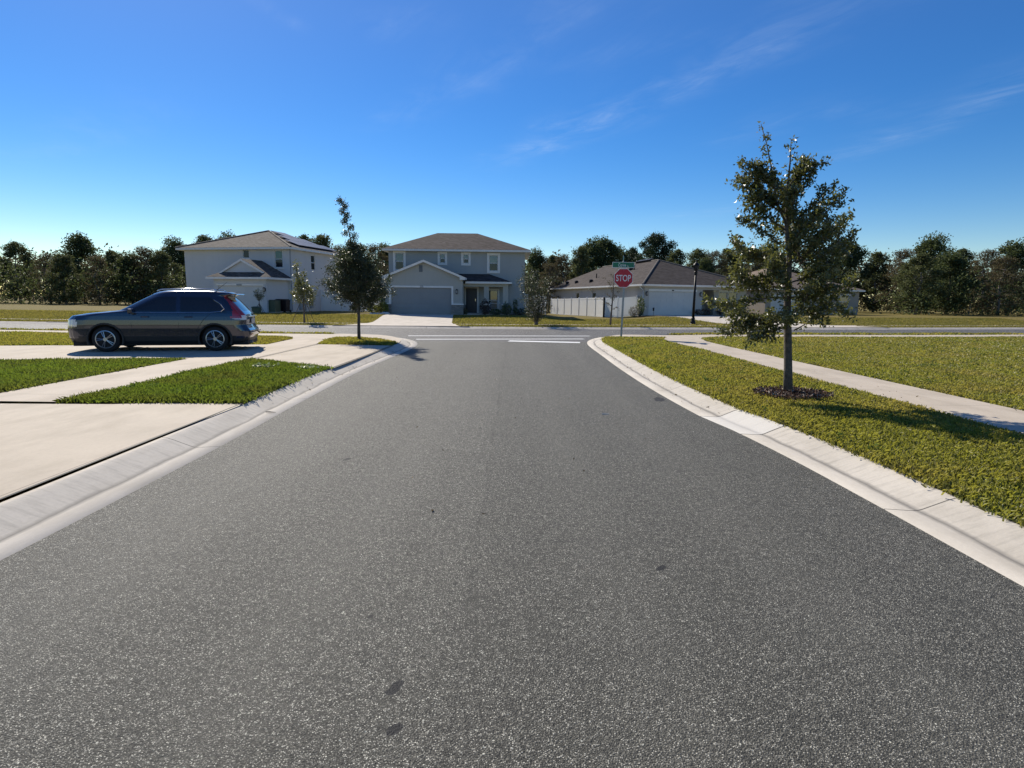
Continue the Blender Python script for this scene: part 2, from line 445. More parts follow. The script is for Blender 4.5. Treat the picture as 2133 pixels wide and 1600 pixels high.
def leafmat(name, cols, trans, tfac=0.35, rough=0.38, spec=0.6, patch=None, pscale=0.6):
    t = NT(name)
    g = t.n.new('ShaderNodeNewGeometry')
    c = t.ramp(g.outputs['Random Per Island'], [(i / max(1, len(cols) - 1), k) for i, k in enumerate(cols)])
    tcol = trans
    if patch:
        v = t.coord(); n = t.noise(v, pscale, 5, 0.6)
        n2 = t.noise(v, pscale * 0.22, 4, 0.55)
        f = t.math('MAXIMUM', t.ramp(n, [(0.42, 0.0), (0.64, 1.0)]), t.ramp(n2, [(0.47, 0.0), (0.66, 1.0)]))
        c = t.mix(t.math('MULTIPLY', f, patch[2]), c, patch[0]); tcol = t.mix(t.math('MULTIPLY', f, patch[2]), trans, patch[1])
    p = t.pbsdf(c, rough, spec=spec)
    tr = t.n.new('ShaderNodeBsdfTranslucent'); t.put(tr.inputs['Color'], tcol)
    mx = t.n.new('ShaderNodeMixShader'); mx.inputs[0].default_value = tfac
    t.l.new(p.outputs[0], mx.inputs[1]); t.l.new(tr.outputs[0], mx.inputs[2])
    return t.end(mx)

def soil(name, cols, scale=9):
    t = NT(name); v = t.coord()
    n = t.noise(v, scale, 8, 0.7); b = t.noise(v, 0.35, 5, 0.6); s_ = t.noise(v, 60, 4)
    c = t.ramp(n, [(0.3, cols[0]), (0.5, cols[1]), (0.72, cols[2])])
    c = t.mix(t.math('MULTIPLY', t.ramp(b, [(0.4, 0.0), (0.65, 1.0)]), 0.6), c, cols[3])
    c = t.mix(0.35, c, t.ramp(s_, [(0.3, 0.02), (0.7, 0.9)]), 'OVERLAY')
    return t.end(t.pbsdf(c, 0.95, n, 0.8, 0.04, spec=0.1))

def glassmat(name, col, rough=0.06, spec=0.6):
    t = NT(name); v = t.coord()
    n = t.noise(v, 1.1, 3)
    return t.end(t.pbsdf(t.mix(t.ramp(n, [(0.35, 0.0), (0.7, 1.0)]), col, tuple(x * 0.6 for x in col)), rough, n, 0.04, 0.05, spec=spec))

# kerb joint position along the right kerb for the one newer panel (metres of u from its first point)
NEWPANEL = (27.55, 0.55)
M = dict(
    asphalt=asphalt('asphalt', (0.051, 0.049, 0.039), (0.45, 0.43, 0.36), 0.17),
    asphalt2=asphalt('old_asphalt', (0.070, 0.068, 0.064), (0.37, 0.36, 0.34), 0.18, spots=False),
    kerb=concrete('kerb_concrete', (0.58, 0.53, 0.455), kerb=True),
    walk=concrete('pavement_concrete', (0.53, 0.455, 0.36), joints=((1, 1.5, 0.4),)),
    drive=concrete('driveway_concrete', (0.53, 0.455, 0.355), joints=((0, 3.1, 0.75),)),
    drive_far=concrete('pale_driveway_concrete', (0.58, 0.52, 0.44), joints=((1, 3.2, 0.3),)),
    paint=simple('road_paint', (0.72, 0.72, 0.70), 0.7, var=0.10, scale=9, bump=0.2),
    lawn_green=soil('lawn_soil', ((0.020, 0.028, 0.008), (0.050, 0.066, 0.016), (0.095, 0.100, 0.030), (0.085, 0.075, 0.025))),
    lawn_dry=soil('dry_lawn_soil', ((0.085, 0.067, 0.020), (0.18, 0.138, 0.042), (0.27, 0.21, 0.07), (0.16, 0.145, 0.042))),
    grass=leafmat('grass_blade', [(0.030, 0.045, 0.008), (0.105, 0.125, 0.020), (0.185, 0.188, 0.034), (0.40, 0.35, 0.14)], (0.40, 0.40, 0.045), 0.42, 0.40, 0.5,
                  patch=((0.25, 0.215, 0.055), (0.50, 0.41, 0.08), 0.8), pscale=0.55),
    grass_lush=leafmat('lush_grass_blade', [(0.016, 0.034, 0.006), (0.052, 0.088, 0.014), (0.105, 0.140, 0.025), (0.28, 0.29, 0.11)], (0.22, 0.31, 0.03), 0.42, 0.40, 0.5,
                  patch=((0.085, 0.090, 0.022), (0.22, 0.21, 0.04), 0.6), pscale=0.8),
    grass_dry=leafmat('dry_grass_blade', [(0.09, 0.088, 0.022), (0.17, 0.15, 0.038), (0.25, 0.20, 0.060), (0.32, 0.26, 0.11)], (0.43, 0.37, 0.08), 0.35, 0.6, 0.2,
                  patch=((0.100, 0.105, 0.026), (0.24, 0.25, 0.05), 0.6), pscale=0.22),
    trim=simple('white_trim', (0.76, 0.74, 0.71), 0.55, var=0.05),
    vinyl=leafmat('white_vinyl', [(0.84, 0.84, 0.83), (0.87, 0.87, 0.86)], (0.75, 0.76, 0.76), 0.42, 0.45, 0.4),
    stucco_mid=stucco('grey_stucco', (0.39, 0.405, 0.40)),
    stucco_gar=stucco('warm_grey_stucco', (0.43, 0.425, 0.39)),
    stucco_left=stucco('pale_blue_grey_stucco', (0.60, 0.595, 0.60)),
    stucco_right=stucco('pale_grey_stucco', (0.50, 0.47, 0.43)),
    stucco_tan=stucco('tan_stucco', (0.33, 0.29, 0.245)),
    gdoor_mid=simple('grey_door_paint', (0.25, 0.262, 0.27), 0.5, var=0.06, scale=1),
    gdoor_pale=simple('pale_door_paint', (0.60, 0.585, 0.56), 0.5, var=0.05, scale=1),
    roof_mid=shingles('mid_shingles', ((0.042, 0.031, 0.029), (0.068, 0.053, 0.050), (0.100, 0.082, 0.078))),
    roof_left=shingles('left_shingles', ((0.070, 0.058, 0.050), (0.110, 0.094, 0.083), (0.150, 0.132, 0.119))),
    roof_right=shingles('right_shingles', ((0.036, 0.028, 0.025), (0.058, 0.047, 0.043), (0.085, 0.070, 0.065))),
    roof_tan=shingles('tan_shingles', ((0.15, 0.11, 0.08), (0.23, 0.175, 0.13), (0.29, 0.23, 0.18))),
    hipcap=simple('hip_cap', (0.15, 0.13, 0.11), 0.9, var=0.15, scale=8),
    door_dark=simple('navy_door', (0.016, 0.019, 0.032), 0.4, var=0.1),
    black=simple('black_metal', (0.004, 0.004, 0.006), 0.5, spec=0.25, var=0.2),
    darkgap=simple('dark_interior', (0.012, 0.013, 0.016), 0.8),
    pane_hi=glassmat('bright_pane', (0.10, 0.15, 0.17), 0.05, 0.9),
    pane_lo=glassmat('screened_pane', (0.020, 0.028, 0.036), 0.12, 0.5),
    pane_teal=glassmat('teal_pane', (0.07, 0.19, 0.19), 0.08, 0.7),
    lampglass=glassmat('lantern_glass', (0.45, 0.46, 0.46), 0.1, 0.6),
    steel=simple('galvanised_steel', (0.32, 0.33, 0.34), 0.45, metal=0.7, var=0.15, scale=14),
    signback=simple('sign_aluminium', (0.5, 0.5, 0.5), 0.4, metal=0.8),
    red=simple('sign_red', (0.50, 0.008, 0.028), 0.4, var=0.06),
    signwhite=simple('sign_white', (0.80, 0.78, 0.78), 0.4, var=0.03),
    signgreen=simple('sign_green', (0.004, 0.155, 0.085), 0.4, var=0.06),
    car_paint=simple('dark_blue_paint', (0.007, 0.014, 0.040), 0.2, metal=0.1, spec=0.6, var=0.04, coat=1.0),
    car_glass=glassmat('car_glass', (0.010, 0.012, 0.016), 0.02, 0.8),
    car_plastic=simple('dark_plastic', (0.016, 0.017, 0.019), 0.55, var=0.1),
    tyre=simple('tyre_rubber', (0.012, 0.012, 0.013), 0.8, var=0.15, scale=20, bump=0.2),
    rim=simple('alloy_rim', (0.40, 0.41, 0.43), 0.3, metal=0.9),
    lamp_red=simple('red_lens', (0.30, 0.006, 0.012), 0.12, spec=0.7, coat=1.0, var=0.08),
    lamp_white=simple('clear_lens', (0.62, 0.60, 0.60), 0.12, spec=0.7, coat=1.0),
    chrome=simple('chrome', (0.62, 0.63, 0.65), 0.12, metal=1.0, var=0.02),
    plate=simple('number_plate', (0.42, 0.43, 0.46), 0.4),
    solar=simple('solar_cell', (0.030, 0.030, 0.042), 0.42, spec=0.9, var=0.1, scale=2),
    utility=simple('utility_green', (0.055, 0.085, 0.050), 0.5, var=0.12),
    meter=simple('meter_grey', (0.30, 0.32, 0.34), 0.5),
    bin=simple('bin_plastic', (0.020, 0.012, 0.014), 0.55),
    mulch=soil('mulch_soil', ((0.018, 0.010, 0.007), (0.045, 0.024, 0.016), (0.10, 0.055, 0.036), (0.035, 0.022, 0.015)), 26),
    chip=leafmat('mulch_chip', [(0.035, 0.018, 0.012), (0.09, 0.045, 0.030), (0.20, 0.12, 0.085), (0.40, 0.36, 0.31)], (0.1, 0.06, 0.04), 0.1, 0.8, 0.2),
    bark=simple('bark', (0.105, 0.088, 0.072), 0.9, var=0.45, scale=14, bump=0.9, bscale=38),
    bark_pale=simple('pale_bark', (0.26, 0.225, 0.195), 0.9, var=0.35, scale=10, bump=0.6),
    rock=simple('white_stone', (0.60, 0.58, 0.54), 0.8, var=0.2, scale=9, bump=0.5),
    oak=leafmat('oak_leaf', [(0.020, 0.030, 0.010), (0.050, 0.066, 0.020), (0.085, 0.100, 0.030), (0.16, 0.145, 0.055)], (0.26, 0.27, 0.06), 0.26, 0.38, 0.7),
    wood_dark=leafmat('evergreen_leaf', [(0.038, 0.058, 0.026), (0.060, 0.084, 0.036), (0.085, 0.108, 0.046), (0.12, 0.135, 0.065)], (0.13, 0.16, 0.05), 0.25, 0.7, 0.15),
    oak_dark=leafmat('dark_oak_leaf', [(0.014, 0.024, 0.010), (0.032, 0.046, 0.017), (0.060, 0.074, 0.028), (0.13, 0.13, 0.060)], (0.10, 0.13, 0.03), 0.18, 0.48, 0.6),
    olive=leafmat('olive_leaf', [(0.055, 0.070, 0.030), (0.095, 0.112, 0.048), (0.135, 0.145, 0.066), (0.17, 0.175, 0.085)], (0.15, 0.17, 0.06), 0.25, 0.75, 0.1),
    rust=leafmat('rust_leaf', [(0.075, 0.066, 0.040), (0.115, 0.092, 0.056), (0.15, 0.115, 0.072), (0.11, 0.125, 0.058)], (0.15, 0.13, 0.06), 0.25, 0.8, 0.1),
    pine=leafmat('pine_needle', [(0.014, 0.030, 0.015), (0.026, 0.048, 0.022), (0.040, 0.062, 0.030), (0.05, 0.07, 0.034)], (0.06, 0.09, 0.03), 0.15, 0.6, 0.2),
    shrubgreen=leafmat('shrub_leaf', [(0.020, 0.040, 0.014), (0.048, 0.080, 0.024), (0.090, 0.120, 0.036)], (0.18, 0.24, 0.05), 0.25, 0.35, 0.6),
    shrubyellow=leafmat('yellow_green_leaf', [(0.10, 0.12, 0.02), (0.20, 0.21, 0.04), (0.30, 0.30, 0.08)], (0.40, 0.40, 0.08), 0.3, 0.4, 0.5),
    shrubred=leafmat('dark_red_leaf', [(0.020, 0.010, 0.012), (0.045, 0.016, 0.018), (0.035, 0.040, 0.018)], (0.12, 0.04, 0.03), 0.2, 0.4, 0.5),
    twig_leaf=leafmat('grey_dry_leaf', [(0.14, 0.13, 0.10), (0.24, 0.22, 0.18), (0.34, 0.32, 0.27)], (0.2, 0.18, 0.12), 0.15, 0.7, 0.3),
    debris=simple('pale_wood', (0.55, 0.52, 0.46), 0.8),
)
t_ = NT('ledge_stone'); v_ = t_.coord(scale=(1, 1, 1)); br = t_.n.new('ShaderNodeTexBrick')
sx_ = t_.n.new('ShaderNodeSeparateXYZ'); t_.l.new(v_, sx_.inputs[0]); cbn = t_.n.new('ShaderNodeCombineXYZ')
t_.l.new(t_.math('ADD', sx_.outputs[0], sx_.outputs[1]), cbn.inputs[0]); t_.l.new(sx_.outputs[2], cbn.inputs[1])
t_.l.new(cbn.outputs[0], br.inputs['Vector'])
br.inputs['Color1'].default_value = (0.30, 0.285, 0.27, 1); br.inputs['Color2'].default_value = (0.15, 0.15, 0.155, 1); br.inputs['Mortar'].default_value = (0.05, 0.05, 0.05, 1)
br.inputs['Scale'].default_value = 4.2; br.inputs['Mortar Size'].default_value = 0.025; br.inputs['Brick Width'].default_value = 0.9; br.inputs['Row Height'].default_value = 0.32; br.offset = 0.37
nz_ = t_.noise(v_, 9, 4)
M['ledge'] = t_.end(t_.pbsdf(t_.mix(t_.math('MULTIPLY', nz_, 0.5), br.outputs[0], (0.36, 0.33, 0.29)), 0.9, t_.math('ADD', br.outputs['Fac'], nz_), 0.6, 0.03, spec=0.2))

# ------------------------------------------------------------------ ground shapes
ZL = 0.105          # lawn / pavement level behind the kerb
def sm(a, b, x):
    t = min(1, max(0, (x - a) / (b - a))); return t * t * (3 - 2 * t)
FAR = [(-90, 34.5), (-60, 33.0), (-30, 31.3), (-14, 30.9), (-8, 31.15), (-3, 31.6), (1.4, 32.1), (6.6, 33.2), (12.5, 34.3), (20, 36.0), (40, 41.5), (60, 48)]
NEARL = [(-90, 28.2), (-60, 27.0), (-30, 25.3), (-14, 24.9), (-9, 25.0), (-6.6, 24.75), (-5.25, 24.35), (-4.36, 23.35), (-3.72, 21.95), (-3.36, 20.3), (-3.28, 18.4), (-3.32, 16.3), (-3.40, 13.0), (-3.34, 10.3), (-3.26, 8.1), (-3.17, 6.2), (-3.12, 3.0), (-3.1, -4), (-3.1, -20)]
NEARR = [(3.02, -20), (3.02, -4), (3.0, 3.0), (2.95, 5.7), (2.83, 7.25), (2.70, 8.1), (2.60, 10.7), (2.60, 13.9), (2.67, 17.1), (2.77, 21.0), (3.02, 23.1), (3.55, 24.9), (4.28, 26.2), (5.4, 26.9), (7, 27.4), (11, 28.6), (20, 30.3), (40, 35.5), (60, 42)]
def yfar(x):
    xs = [p[0] for p in FAR]; ys = [p[1] for p in FAR]
    return float(np.interp(x, xs, ys))
def smoothline(P, step=0.5):
    """Catmull-Rom resample"""
    P = [Vector((p[0], p[1], 0)) for p in P]; out = []
    for i in range(len(P) - 1):
        a, b, c, d = P[max(i-1, 0)], P[i], P[i+1], P[min(i+2, len(P)-1)]
        n = max(1, int((c - b).length / step)); n = min(n, 14)
        m1 = (c - a) * 0.5; m2 = (d - b) * 0.5
        ln = (c - b).length
        if m1.length > 1e-6: m1 = m1 * min(1, ln / m1.length)
        if m2.length > 1e-6: m2 = m2 * min(1, ln / m2.length)
        for k in range(n):
            t = k / n; t2 = t*t; t3 = t2*t
            out.append(b*(2*t3-3*t2+1) + m1*(t3-2*t2+t) + c*(-2*t3+3*t2) + m2*(t3-t2))
    out.append(P[-1]); return out
SL, SR, SF = smoothline(NEARL), smoothline(NEARR), smoothline(FAR)

def gz(x, y):
    """lawn height: level near side, lots beyond the cross street rise to the house pads"""
    if y < 30: return ZL
    d = y - yfar(x) - 4.2
    top = 0.40 if x < 1.5 else (0.40 - 0.22 * sm(1.5, 4.0, x) + 0.24 * sm(9.0, 12.5, x))
    z = ZL + (top - ZL) * sm(0, 8.5, d)
    if 1.5 < x < 12: z -= 0.12 * sm(50, 64, y)
    return z

# base ground
g = MB()
g.add([(-700, -300, -0.06), (700, -300, -0.06), (700, 900, -0.06), (-700, 900, -0.06)], [(0, 1, 2, 3)])
struct(g.build('ground', M['lawn_dry']))

def polysheet(name, pts, z, mat, zfun=None):
    me = bpy.data.meshes.new(name)
    bm = bmesh.new()
    vs = [bm.verts.new((p[0], p[1], z if zfun is None else zfun(p[0], p[1]) + z)) for p in pts]
    f = bm.faces.new(vs)
    bmesh.ops.triangulate(bm, faces=[f])
    bmesh.ops.recalc_face_normals(bm, faces=bm.faces)
    for f in bm.faces:
        if f.normal.z < 0: f.normal_flip()
    bm.to_mesh(me); bm.free()
    return link_mesh(name, me, mat)
# the two roads: our road up to the crosswalk, the cross street beyond
jx0 = next(i for i, p in enumerate(SL) if p.x > -3.8)            # left corner end
road_pts = [p for p in SL if p.y <= 22.0 and p.x > -6][::-1]
road_left = [p for p in SL if p.y <= 22.0 and p.x > -6]           # from far to near
road_right = [p for p in SR if p.y <= 22.9 and p.x < 4]
rd = [(p.x, p.y) for p in road_left] + [(p.x, p.y) for p in road_right]
struct(polysheet('road', rd, 0.0, M['asphalt']))
left_rest = [p for p in SL if not (p.y <= 22.0 and p.x > -6)]
right_rest = [p for p in SR if not (p.y <= 22.9 and p.x < 4)]
cx = [(p.x, p.y) for p in SF] + [(p.x, p.y) for p in right_rest[::-1]] + [(road_right[-1].x, road_right[-1].y), (road_left[0].x, road_left[0].y)] + [(p.x, p.y) for p in left_rest[::-1]]
struct(polysheet('cross_street', cx, 0.0, M['asphalt2']))

# mountable kerbs swept along the road edges
PROF = [(-0.03, -0.05), (0.0, 0.004), (0.235, -0.010), (0.275, -0.006), (0.31, 0.004), (0.50, 0.078), (0.56, 0.096), (0.61, 0.101), (0.61, -0.07)]
def kerb(name, line, side, mat):
    vs = []; fs = []; uvs = []; L = 0.0; n = len(PROF)
    for i, p in enumerate(line):
        a = line[max(0, i-1)]; b = line[min(len(line)-1, i+1)]
        t = (b - a).normalized(); nrm = Vector((-t.y, t.x, 0)) * side
        if i: L += (p - line[i-1]).length
        for w, z in PROF:
            vs.append((p.x + nrm.x * w, p.y + nrm.y * w, z)); uvs.append((L, w))
    for i in range(len(line)-1):
        for j in range(n-1):
            q = (i*n+j, i*n+j+1, (i+1)*n+j+1, (i+1)*n+j)
            fs.append(q if side < 0 else q[::-1])
    me = bpy.data.meshes.new(name); me.from_pydata(vs, [], fs); me.update()
    uvl = me.uv_layers.new(name='UVMap')
    for lp in me.loops: uvl.data[lp.index].uv = uvs[lp.vertex_index]
    me.polygons.foreach_set('use_smooth', [True] * len(me.polygons))
    return struct(link_mesh(name, me, mat))
kerb('kerb', SL, -1, M['kerb'])
kerb('kerb', SR, -1, M['kerb'])
kerb('kerb', SF, 1, M['kerb'])

def offset(line, w, side):
    out = []
    for i, p in enumerate(line):
        a = line[max(0, i-1)]; b = line[min(len(line)-1, i+1)]
        t = (b - a).normalized(); out.append(p + Vector((-t.y, t.x, 0)) * (side * w))
    return out
KL, KR = offset(SL, 0.58, -1), offset(SR, 0.58, -1)

# far side: verge, pavement, lots as strips following the kerb
xs = [x * 1.0 for x in range(-88, 59)]
def strip(name, d0, d1, n, dz, mat, x0=-88, x1=58):
    vs = []; fs = []; X = [x for x in xs if x0 <= x <= x1]
    for i, x in enumerate(X):
        for k in range(n + 1):
            y = yfar(x) + d0 + (d1 - d0) * k / n
            vs.append((x, y, gz(x, y) + dz))
    for i in range(len(X)-1):
        for k in range(n):
            a = i*(n+1)+k; fs.append((a, a+n+1, a+n+2, a+1))
    me = bpy.data.meshes.new(name); me.from_pydata(vs, [], fs); me.update()
    me.polygons.foreach_set('use_smooth', [True]*len(me.polygons))
    return struct(link_mesh(name, me, mat))
strip('lawn', 0.58, 2.35, 2, 0.0, M['lawn_dry'])
strip('pavement', 2.35, 3.75, 2, 0.004, M['walk'])
strip('lawn', 3.75, 75, 60, 0.0, M['lawn_dry'])

def drape(name, rows, mat, dz):
    """rows: list of (left xy, right xy) from the street to the garage, draped on the lot"""
    vs = []; fs = []; n = 6; R = []
    for (a, b), (c, d) in zip(rows[:-1], rows[1:]):
        st = max(1, int((Vector(c) - Vector(a)).length / 0.7))
        for k in range(st):
            t = k / st; R.append((Vector(a).lerp(Vector(c), t), Vector(b).lerp(Vector(d), t)))
    R.append((Vector(rows[-1][0]), Vector(rows[-1][1])))
    for a, b in R:
        for k in range(n + 1):
            p = a.lerp(b, k / n); vs.append((p.x, p.y, gz(p.x, p.y) + dz))
    for i in range(len(R)-1):
        for k in range(n):
            q = i*(n+1)+k; fs.append((q, q+1, q+n+2, q+n+1))
    me = bpy.data.meshes.new(name); me.from_pydata(vs, [], fs); me.update()
    return struct(link_mesh(name, me, mat))
drape('driveway', [((-9.9, yfar(-9.9)+0.5), (-2.4, yfar(-2.4)+0.5)), ((-8.7, 33.7), (-3.5, 34.4)), ((-8.75, 36.0), (-3.85, 36.6)), ((-9.75, 45.2), (-4.62, 45.2))], M['drive_far'], 0.014)

# near left: driveway, pavement, lawns
DW = [(-3.86, 12.35), (-6.35, 13.95), (-7.85, 13.9), (-30, 8.9), (-30, 13.4), (-7.85, 18.35), (-6.35, 18.7), (-3.84, 18.5)]
struct(polysheet('driveway', DW, ZL + 0.004, M['drive']))
struct(polysheet('driveway', [(-3.70, -2), (-30, -2), (-30, 7.0), (-5.6, 7.9), (-4.9, 8.05), (-3.86, 8.05)], ZL + 0.004, M['drive']))
left_in = [p for p in KL if p.x > -12 and p.y > 19.5]
walk = [(-6.38, 8.0), (-6.38, 18.7), (-6.62, 20.2), (-6.75, 21.2), (-6.72, 21.75), (-6.3, 22.0), (-5.75, 22.0), (-5.1, 21.6), (-4.4, 20.7), (-4.02, 19.8)]
corner = [p for p in KL if -7.3 < p.x and p.y > 19.6]
walk += [(p.x, p.y) for p in corner[::-1]]
walk += [(-7.6, 23.95), (-10, 23.85), (-30, 24.3), (-60, 25.9), (-60, 24.5), (-30, 22.9), (-10, 22.45), (-8.85, 22.2), (-8.25, 21.6), (-7.95, 20.7), (-7.82, 18.4), (-7.82, 8.0)]
struct(polysheet('pavement', walk, ZL + 0.009, M['walk']))
def lawn(pts, mat, z=ZL + 0.0): return struct(polysheet('lawn', pts, z, mat))
VERGE_L = [(p.x, p.y) for p in KL if 8.06 < p.y < 12.3 and p.x > -6] + [(-3.80, 8.06), (-4.9, 8.06), (-6.36, 8.0), (-6.36, 13.92)]
# order: walk from far to near along the kerb
VL_POLY = [(-3.90, 12.32)] + [(p.x, p.y) for p in KL if 8.1 < p.y < 12.2 and p.x > -6] + [(-3.82, 8.07), (-6.36, 7.98), (-6.36, 13.90)]
lawn(VL_POLY, M['lawn_green'])
ISLAND = [(-3.88, 18.55), (-6.33, 18.74), (-6.60, 20.2), (-6.73, 21.2), (-6.70, 21.72), (-6.3, 21.97), (-5.75, 21.97), (-5.1, 21.57), (-4.4, 20.67), (-3.97, 19.7)]
lawn(ISLAND, M['lawn_green'])
YARD_L = [(-7.84, 18.42), (-7.98, 20.7), (-8.28, 21.6), (-8.88, 22.17), (-10, 22.42), (-30, 22.86), (-60, 24.4), (-60, 6.7), (-30, 13.45)]
lawn(YARD_L, M['lawn_green'])
YARD_L2 = [(-7.84, 8.0), (-7.86, 13.86), (-30, 8.85), (-30, 7.05)]
lawn(YARD_L2, M['lawn_green'])
STRIP_L = [(-7.4, 23.98), (-10, 23.88), (-30, 24.33), (-60, 25.95)] + [(-60, 26.3), (-30, 24.70), (-14, 24.31), (-9, 24.42), (-7.6, 24.3)]
lawn(STRIP_L, M['lawn_green'])
# near right
kr = [p for p in KR if p.y < 24.4 and p.x < 4.9 and p.y > -10]
WALK_R = [(6.10, -20), (6.06, 12), (6.12, 18), (5.95, 21.75), (6.12, 23.3), (6.55, 24.65), (5.2, 24.6)]
WALK_R += [(p.x, p.y) for p in KR if 24.4 < p.y < 26.3 and p.x < 6.6]
WALK_R += [(7.3, 26.1), (9.2, 26.95), (20, 28.75), (40, 33.8), (40, 32.3), (20, 27.2), (9.2, 25.5), (8.35, 24.9), (7.85, 24.1), (7.48, 22.2), (7.42, 19.9), (7.42, 12), (7.46, -20)]
struct(polysheet('pavement', WALK_R, ZL + 0.009, M['walk']))
VERGE_R = [(p.x, p.y) for p in kr] + [(4.15, 24.25), (5.2, 24.55), (6.5, 24.6), (6.08, 23.3), (5.91, 21.75), (6.08, 18), (6.02, 12), (6.06, -10)]
lawn(VERGE_R, M['lawn_green'])
YARD_R = [(7.50, -20), (7.46, 12), (7.46, 19.9), (7.52, 22.2), (7.89, 24.08), (8.4, 24.86), (9.25, 25.45), (20, 27.15), (40, 32.2), (40, -20)]
lawn(YARD_R, M['lawn_green'])
STRIP_R = [(7.4, 26.15), (9.2, 27.0), (20, 28.8), (40, 33.85), (40, 34.9), (20, 29.72), (11, 28.0), (7.2, 26.8)]
lawn(STRIP_R, M['lawn_green'])
# painted lines
def paint_bar(name, a, b, w):
    a, b = Vector((*a, 0)), Vector((*b, 0)); t = (b - a).normalized(); n = Vector((-t.y, t.x, 0)) * (w / 2)
    k = 24; vs = []; fs = []; rg = random.Random(int(w * 100 + a.x * 10))
    for i in range(k + 1):
        p = a.lerp(b, i / k)
        vs += [tuple(p - n * rg.uniform(0.93, 1.03) + Vector((0, 0, 0.004))), tuple(p + n * rg.uniform(0.93, 1.03) + Vector((0, 0, 0.004)))]
    for i in range(k): fs.append((2*i, 2*i+2, 2*i+3, 2*i+1))
    me = bpy.data.meshes.new(name); me.from_pydata(vs, [], fs); me.update()
    return struct(link_mesh(name, me, M['paint']))
paint_bar('road_marking', (-4.55, 25.15), (3.55, 26.55), 0.30)
paint_bar('road_marking', (-3.85, 23.05), (3.02, 24.45), 0.30)
paint_bar('road_marking', (-0.15, 22.75), (2.62, 22.35), 0.60)
# expansion gaps beside the kerb at the driveways
def gap(a, b, w=0.025, z=ZL + 0.012):
    a, b = Vector((*a, 0)), Vector((*b, 0)); t = (b - a).normalized(); n = Vector((-t.y, t.x, 0)) * (w / 2)
    mb = MB(); mb.poly([(a.x-n.x, a.y-n.y, z), (b.x-n.x, b.y-n.y, z), (b.x+n.x, b.y+n.y, z), (a.x+n.x, a.y+n.y, z)])
    return mb
gp = MB()
for a, b in (((-3.90, 12.3), (-3.87, 18.5)), ((-6.30, 13.95), (-6.30, 18.7)), ((-3.74, 2.0), (-3.83, 8.05))):
    q = gap(a, b); gp.add(q.v, q.f)
struct(gp.build('driveway_joint', M['darkgap']))

# ------------------------------------------------------------------ grass
def inside(P, poly):
    x, y = P[:, 0], P[:, 1]; c = np.zeros(len(P), bool); n = len(poly)
    for i in range(n):
        x0, y0 = poly[i][:2]; x1, y1 = poly[(i+1) % n][:2]
        if y0 == y1: continue
        m = ((y0 > y) != (y1 > y)) & (x < (x1 - x0) * (y - y0) / (y1 - y0) + x0); c ^= m
    return c
def scatter(poly, dens, rng, ymin=4.5, ymax=31, lim=1.0):
    p = np.array([q[:2] for q in poly]); lo, hi = p.min(0), p.max(0)
    lo[1] = max(lo[1], ymin); hi[1] = min(hi[1], ymax)
    lo[0] = max(lo[0], -0.95 * hi[1] - 1); hi[0] = min(hi[0], 0.95 * hi[1] + 1)
    out = []
    y = lo[1]
    while y < hi[1]:
        y2 = min(hi[1], y * 1.12 + 0.1)
        a, b = max(lo[0], -0.93 * y2 - 0.6), min(hi[0], 0.93 * y2 + 0.6)
        if b > a:
            n = int(dens(0.5 * (y + y2)) * (b - a) * (y2 - y) * lim)
            P = np.stack([rng.uniform(a, b, n), rng.uniform(y, y2, n)], 1)
            out.append(P[inside(P, poly)])
        y = y2
    return np.concatenate(out) if out else np.zeros((0, 2))
def blades(name, poly, mat, label, seed, hgt=0.06, wid=0.012, dens=None, zf=None, edge=0.06, ymin=3.3, ymax=31, lim=1.0):
    rng = np.random.default_rng(seed)
    dens = dens or (lambda d: min(3900, 3900 * (7.0 / d) ** 1.6))
    P = scatter(poly, dens, rng, ymin, ymax, lim)
    N = len(P); d = np.hypot(P[:, 0], P[:, 1])
    P = P + rng.normal(size=(N, 2)) * edge * 0.6
    z = np.full(N, ZL) if zf is None else np.array([zf(a, b) for a, b in P])
    grow_ = np.clip((d / 7.0), 1, 4) ** 0.75                 # fewer but wider blades far away
    patch = 0.5 + 0.5 * np.sin(P[:, 0] * 1.7 + 1.3 * np.sin(P[:, 1] * 1.1)) * np.sin(P[:, 1] * 1.9 + np.sin(P[:, 0] * 2.3))
    hh = hgt * rng.uniform(0.45, 1.25, N) * (0.75 + 0.5 * patch)
    ww = wid * rng.uniform(0.7, 1.3, N) * grow_
    az = rng.uniform(0, 2 * np.pi, N); tilt = np.abs(rng.normal(0, 0.8, N))
    dirx, diry = np.cos(az), np.sin(az)
    sx, sy = -diry, dirx
    base = np.stack([P[:, 0], P[:, 1], z - 0.004], 1)
    side = np.stack([sx * ww / 2, sy * ww / 2, np.zeros(N)], 1)
    mid = base + np.stack([dirx * np.sin(tilt) * hh * 0.45, diry * np.sin(tilt) * hh * 0.45, hh * 0.62], 1)
    tip = base + np.stack([dirx * np.sin(tilt) * hh * 1.2, diry * np.sin(tilt) * hh * 1.2, hh * (0.55 + 0.5 * np.cos(tilt))], 1)
    V = np.stack([base - side, base + side, mid + side * 0.8, tip, mid - side * 0.8], 1).reshape(-1, 3)
    o = quads_np(name, V, mat, nper=5)
    return stuff(o, label, 'grass')
blades('grass', VL_POLY, M['grass_lush'], 'lush green grass on the corner of the verge by the left kerb', 1, hgt=0.07, lim=1.25)
blades('grass', ISLAND, M['grass'], 'grass of the small island under the cone-shaped tree', 2, hgt=0.07)
blades('grass', YARD_L, M['grass'], 'grass of the yard behind the parked car', 3)
blades('grass', YARD_L2, M['grass_lush'], 'grass of the yard left of the near pavement', 4)
blades('grass', STRIP_L, M['grass'], 'thin grass strip between pavement and cross street on the left', 5, hgt=0.09)
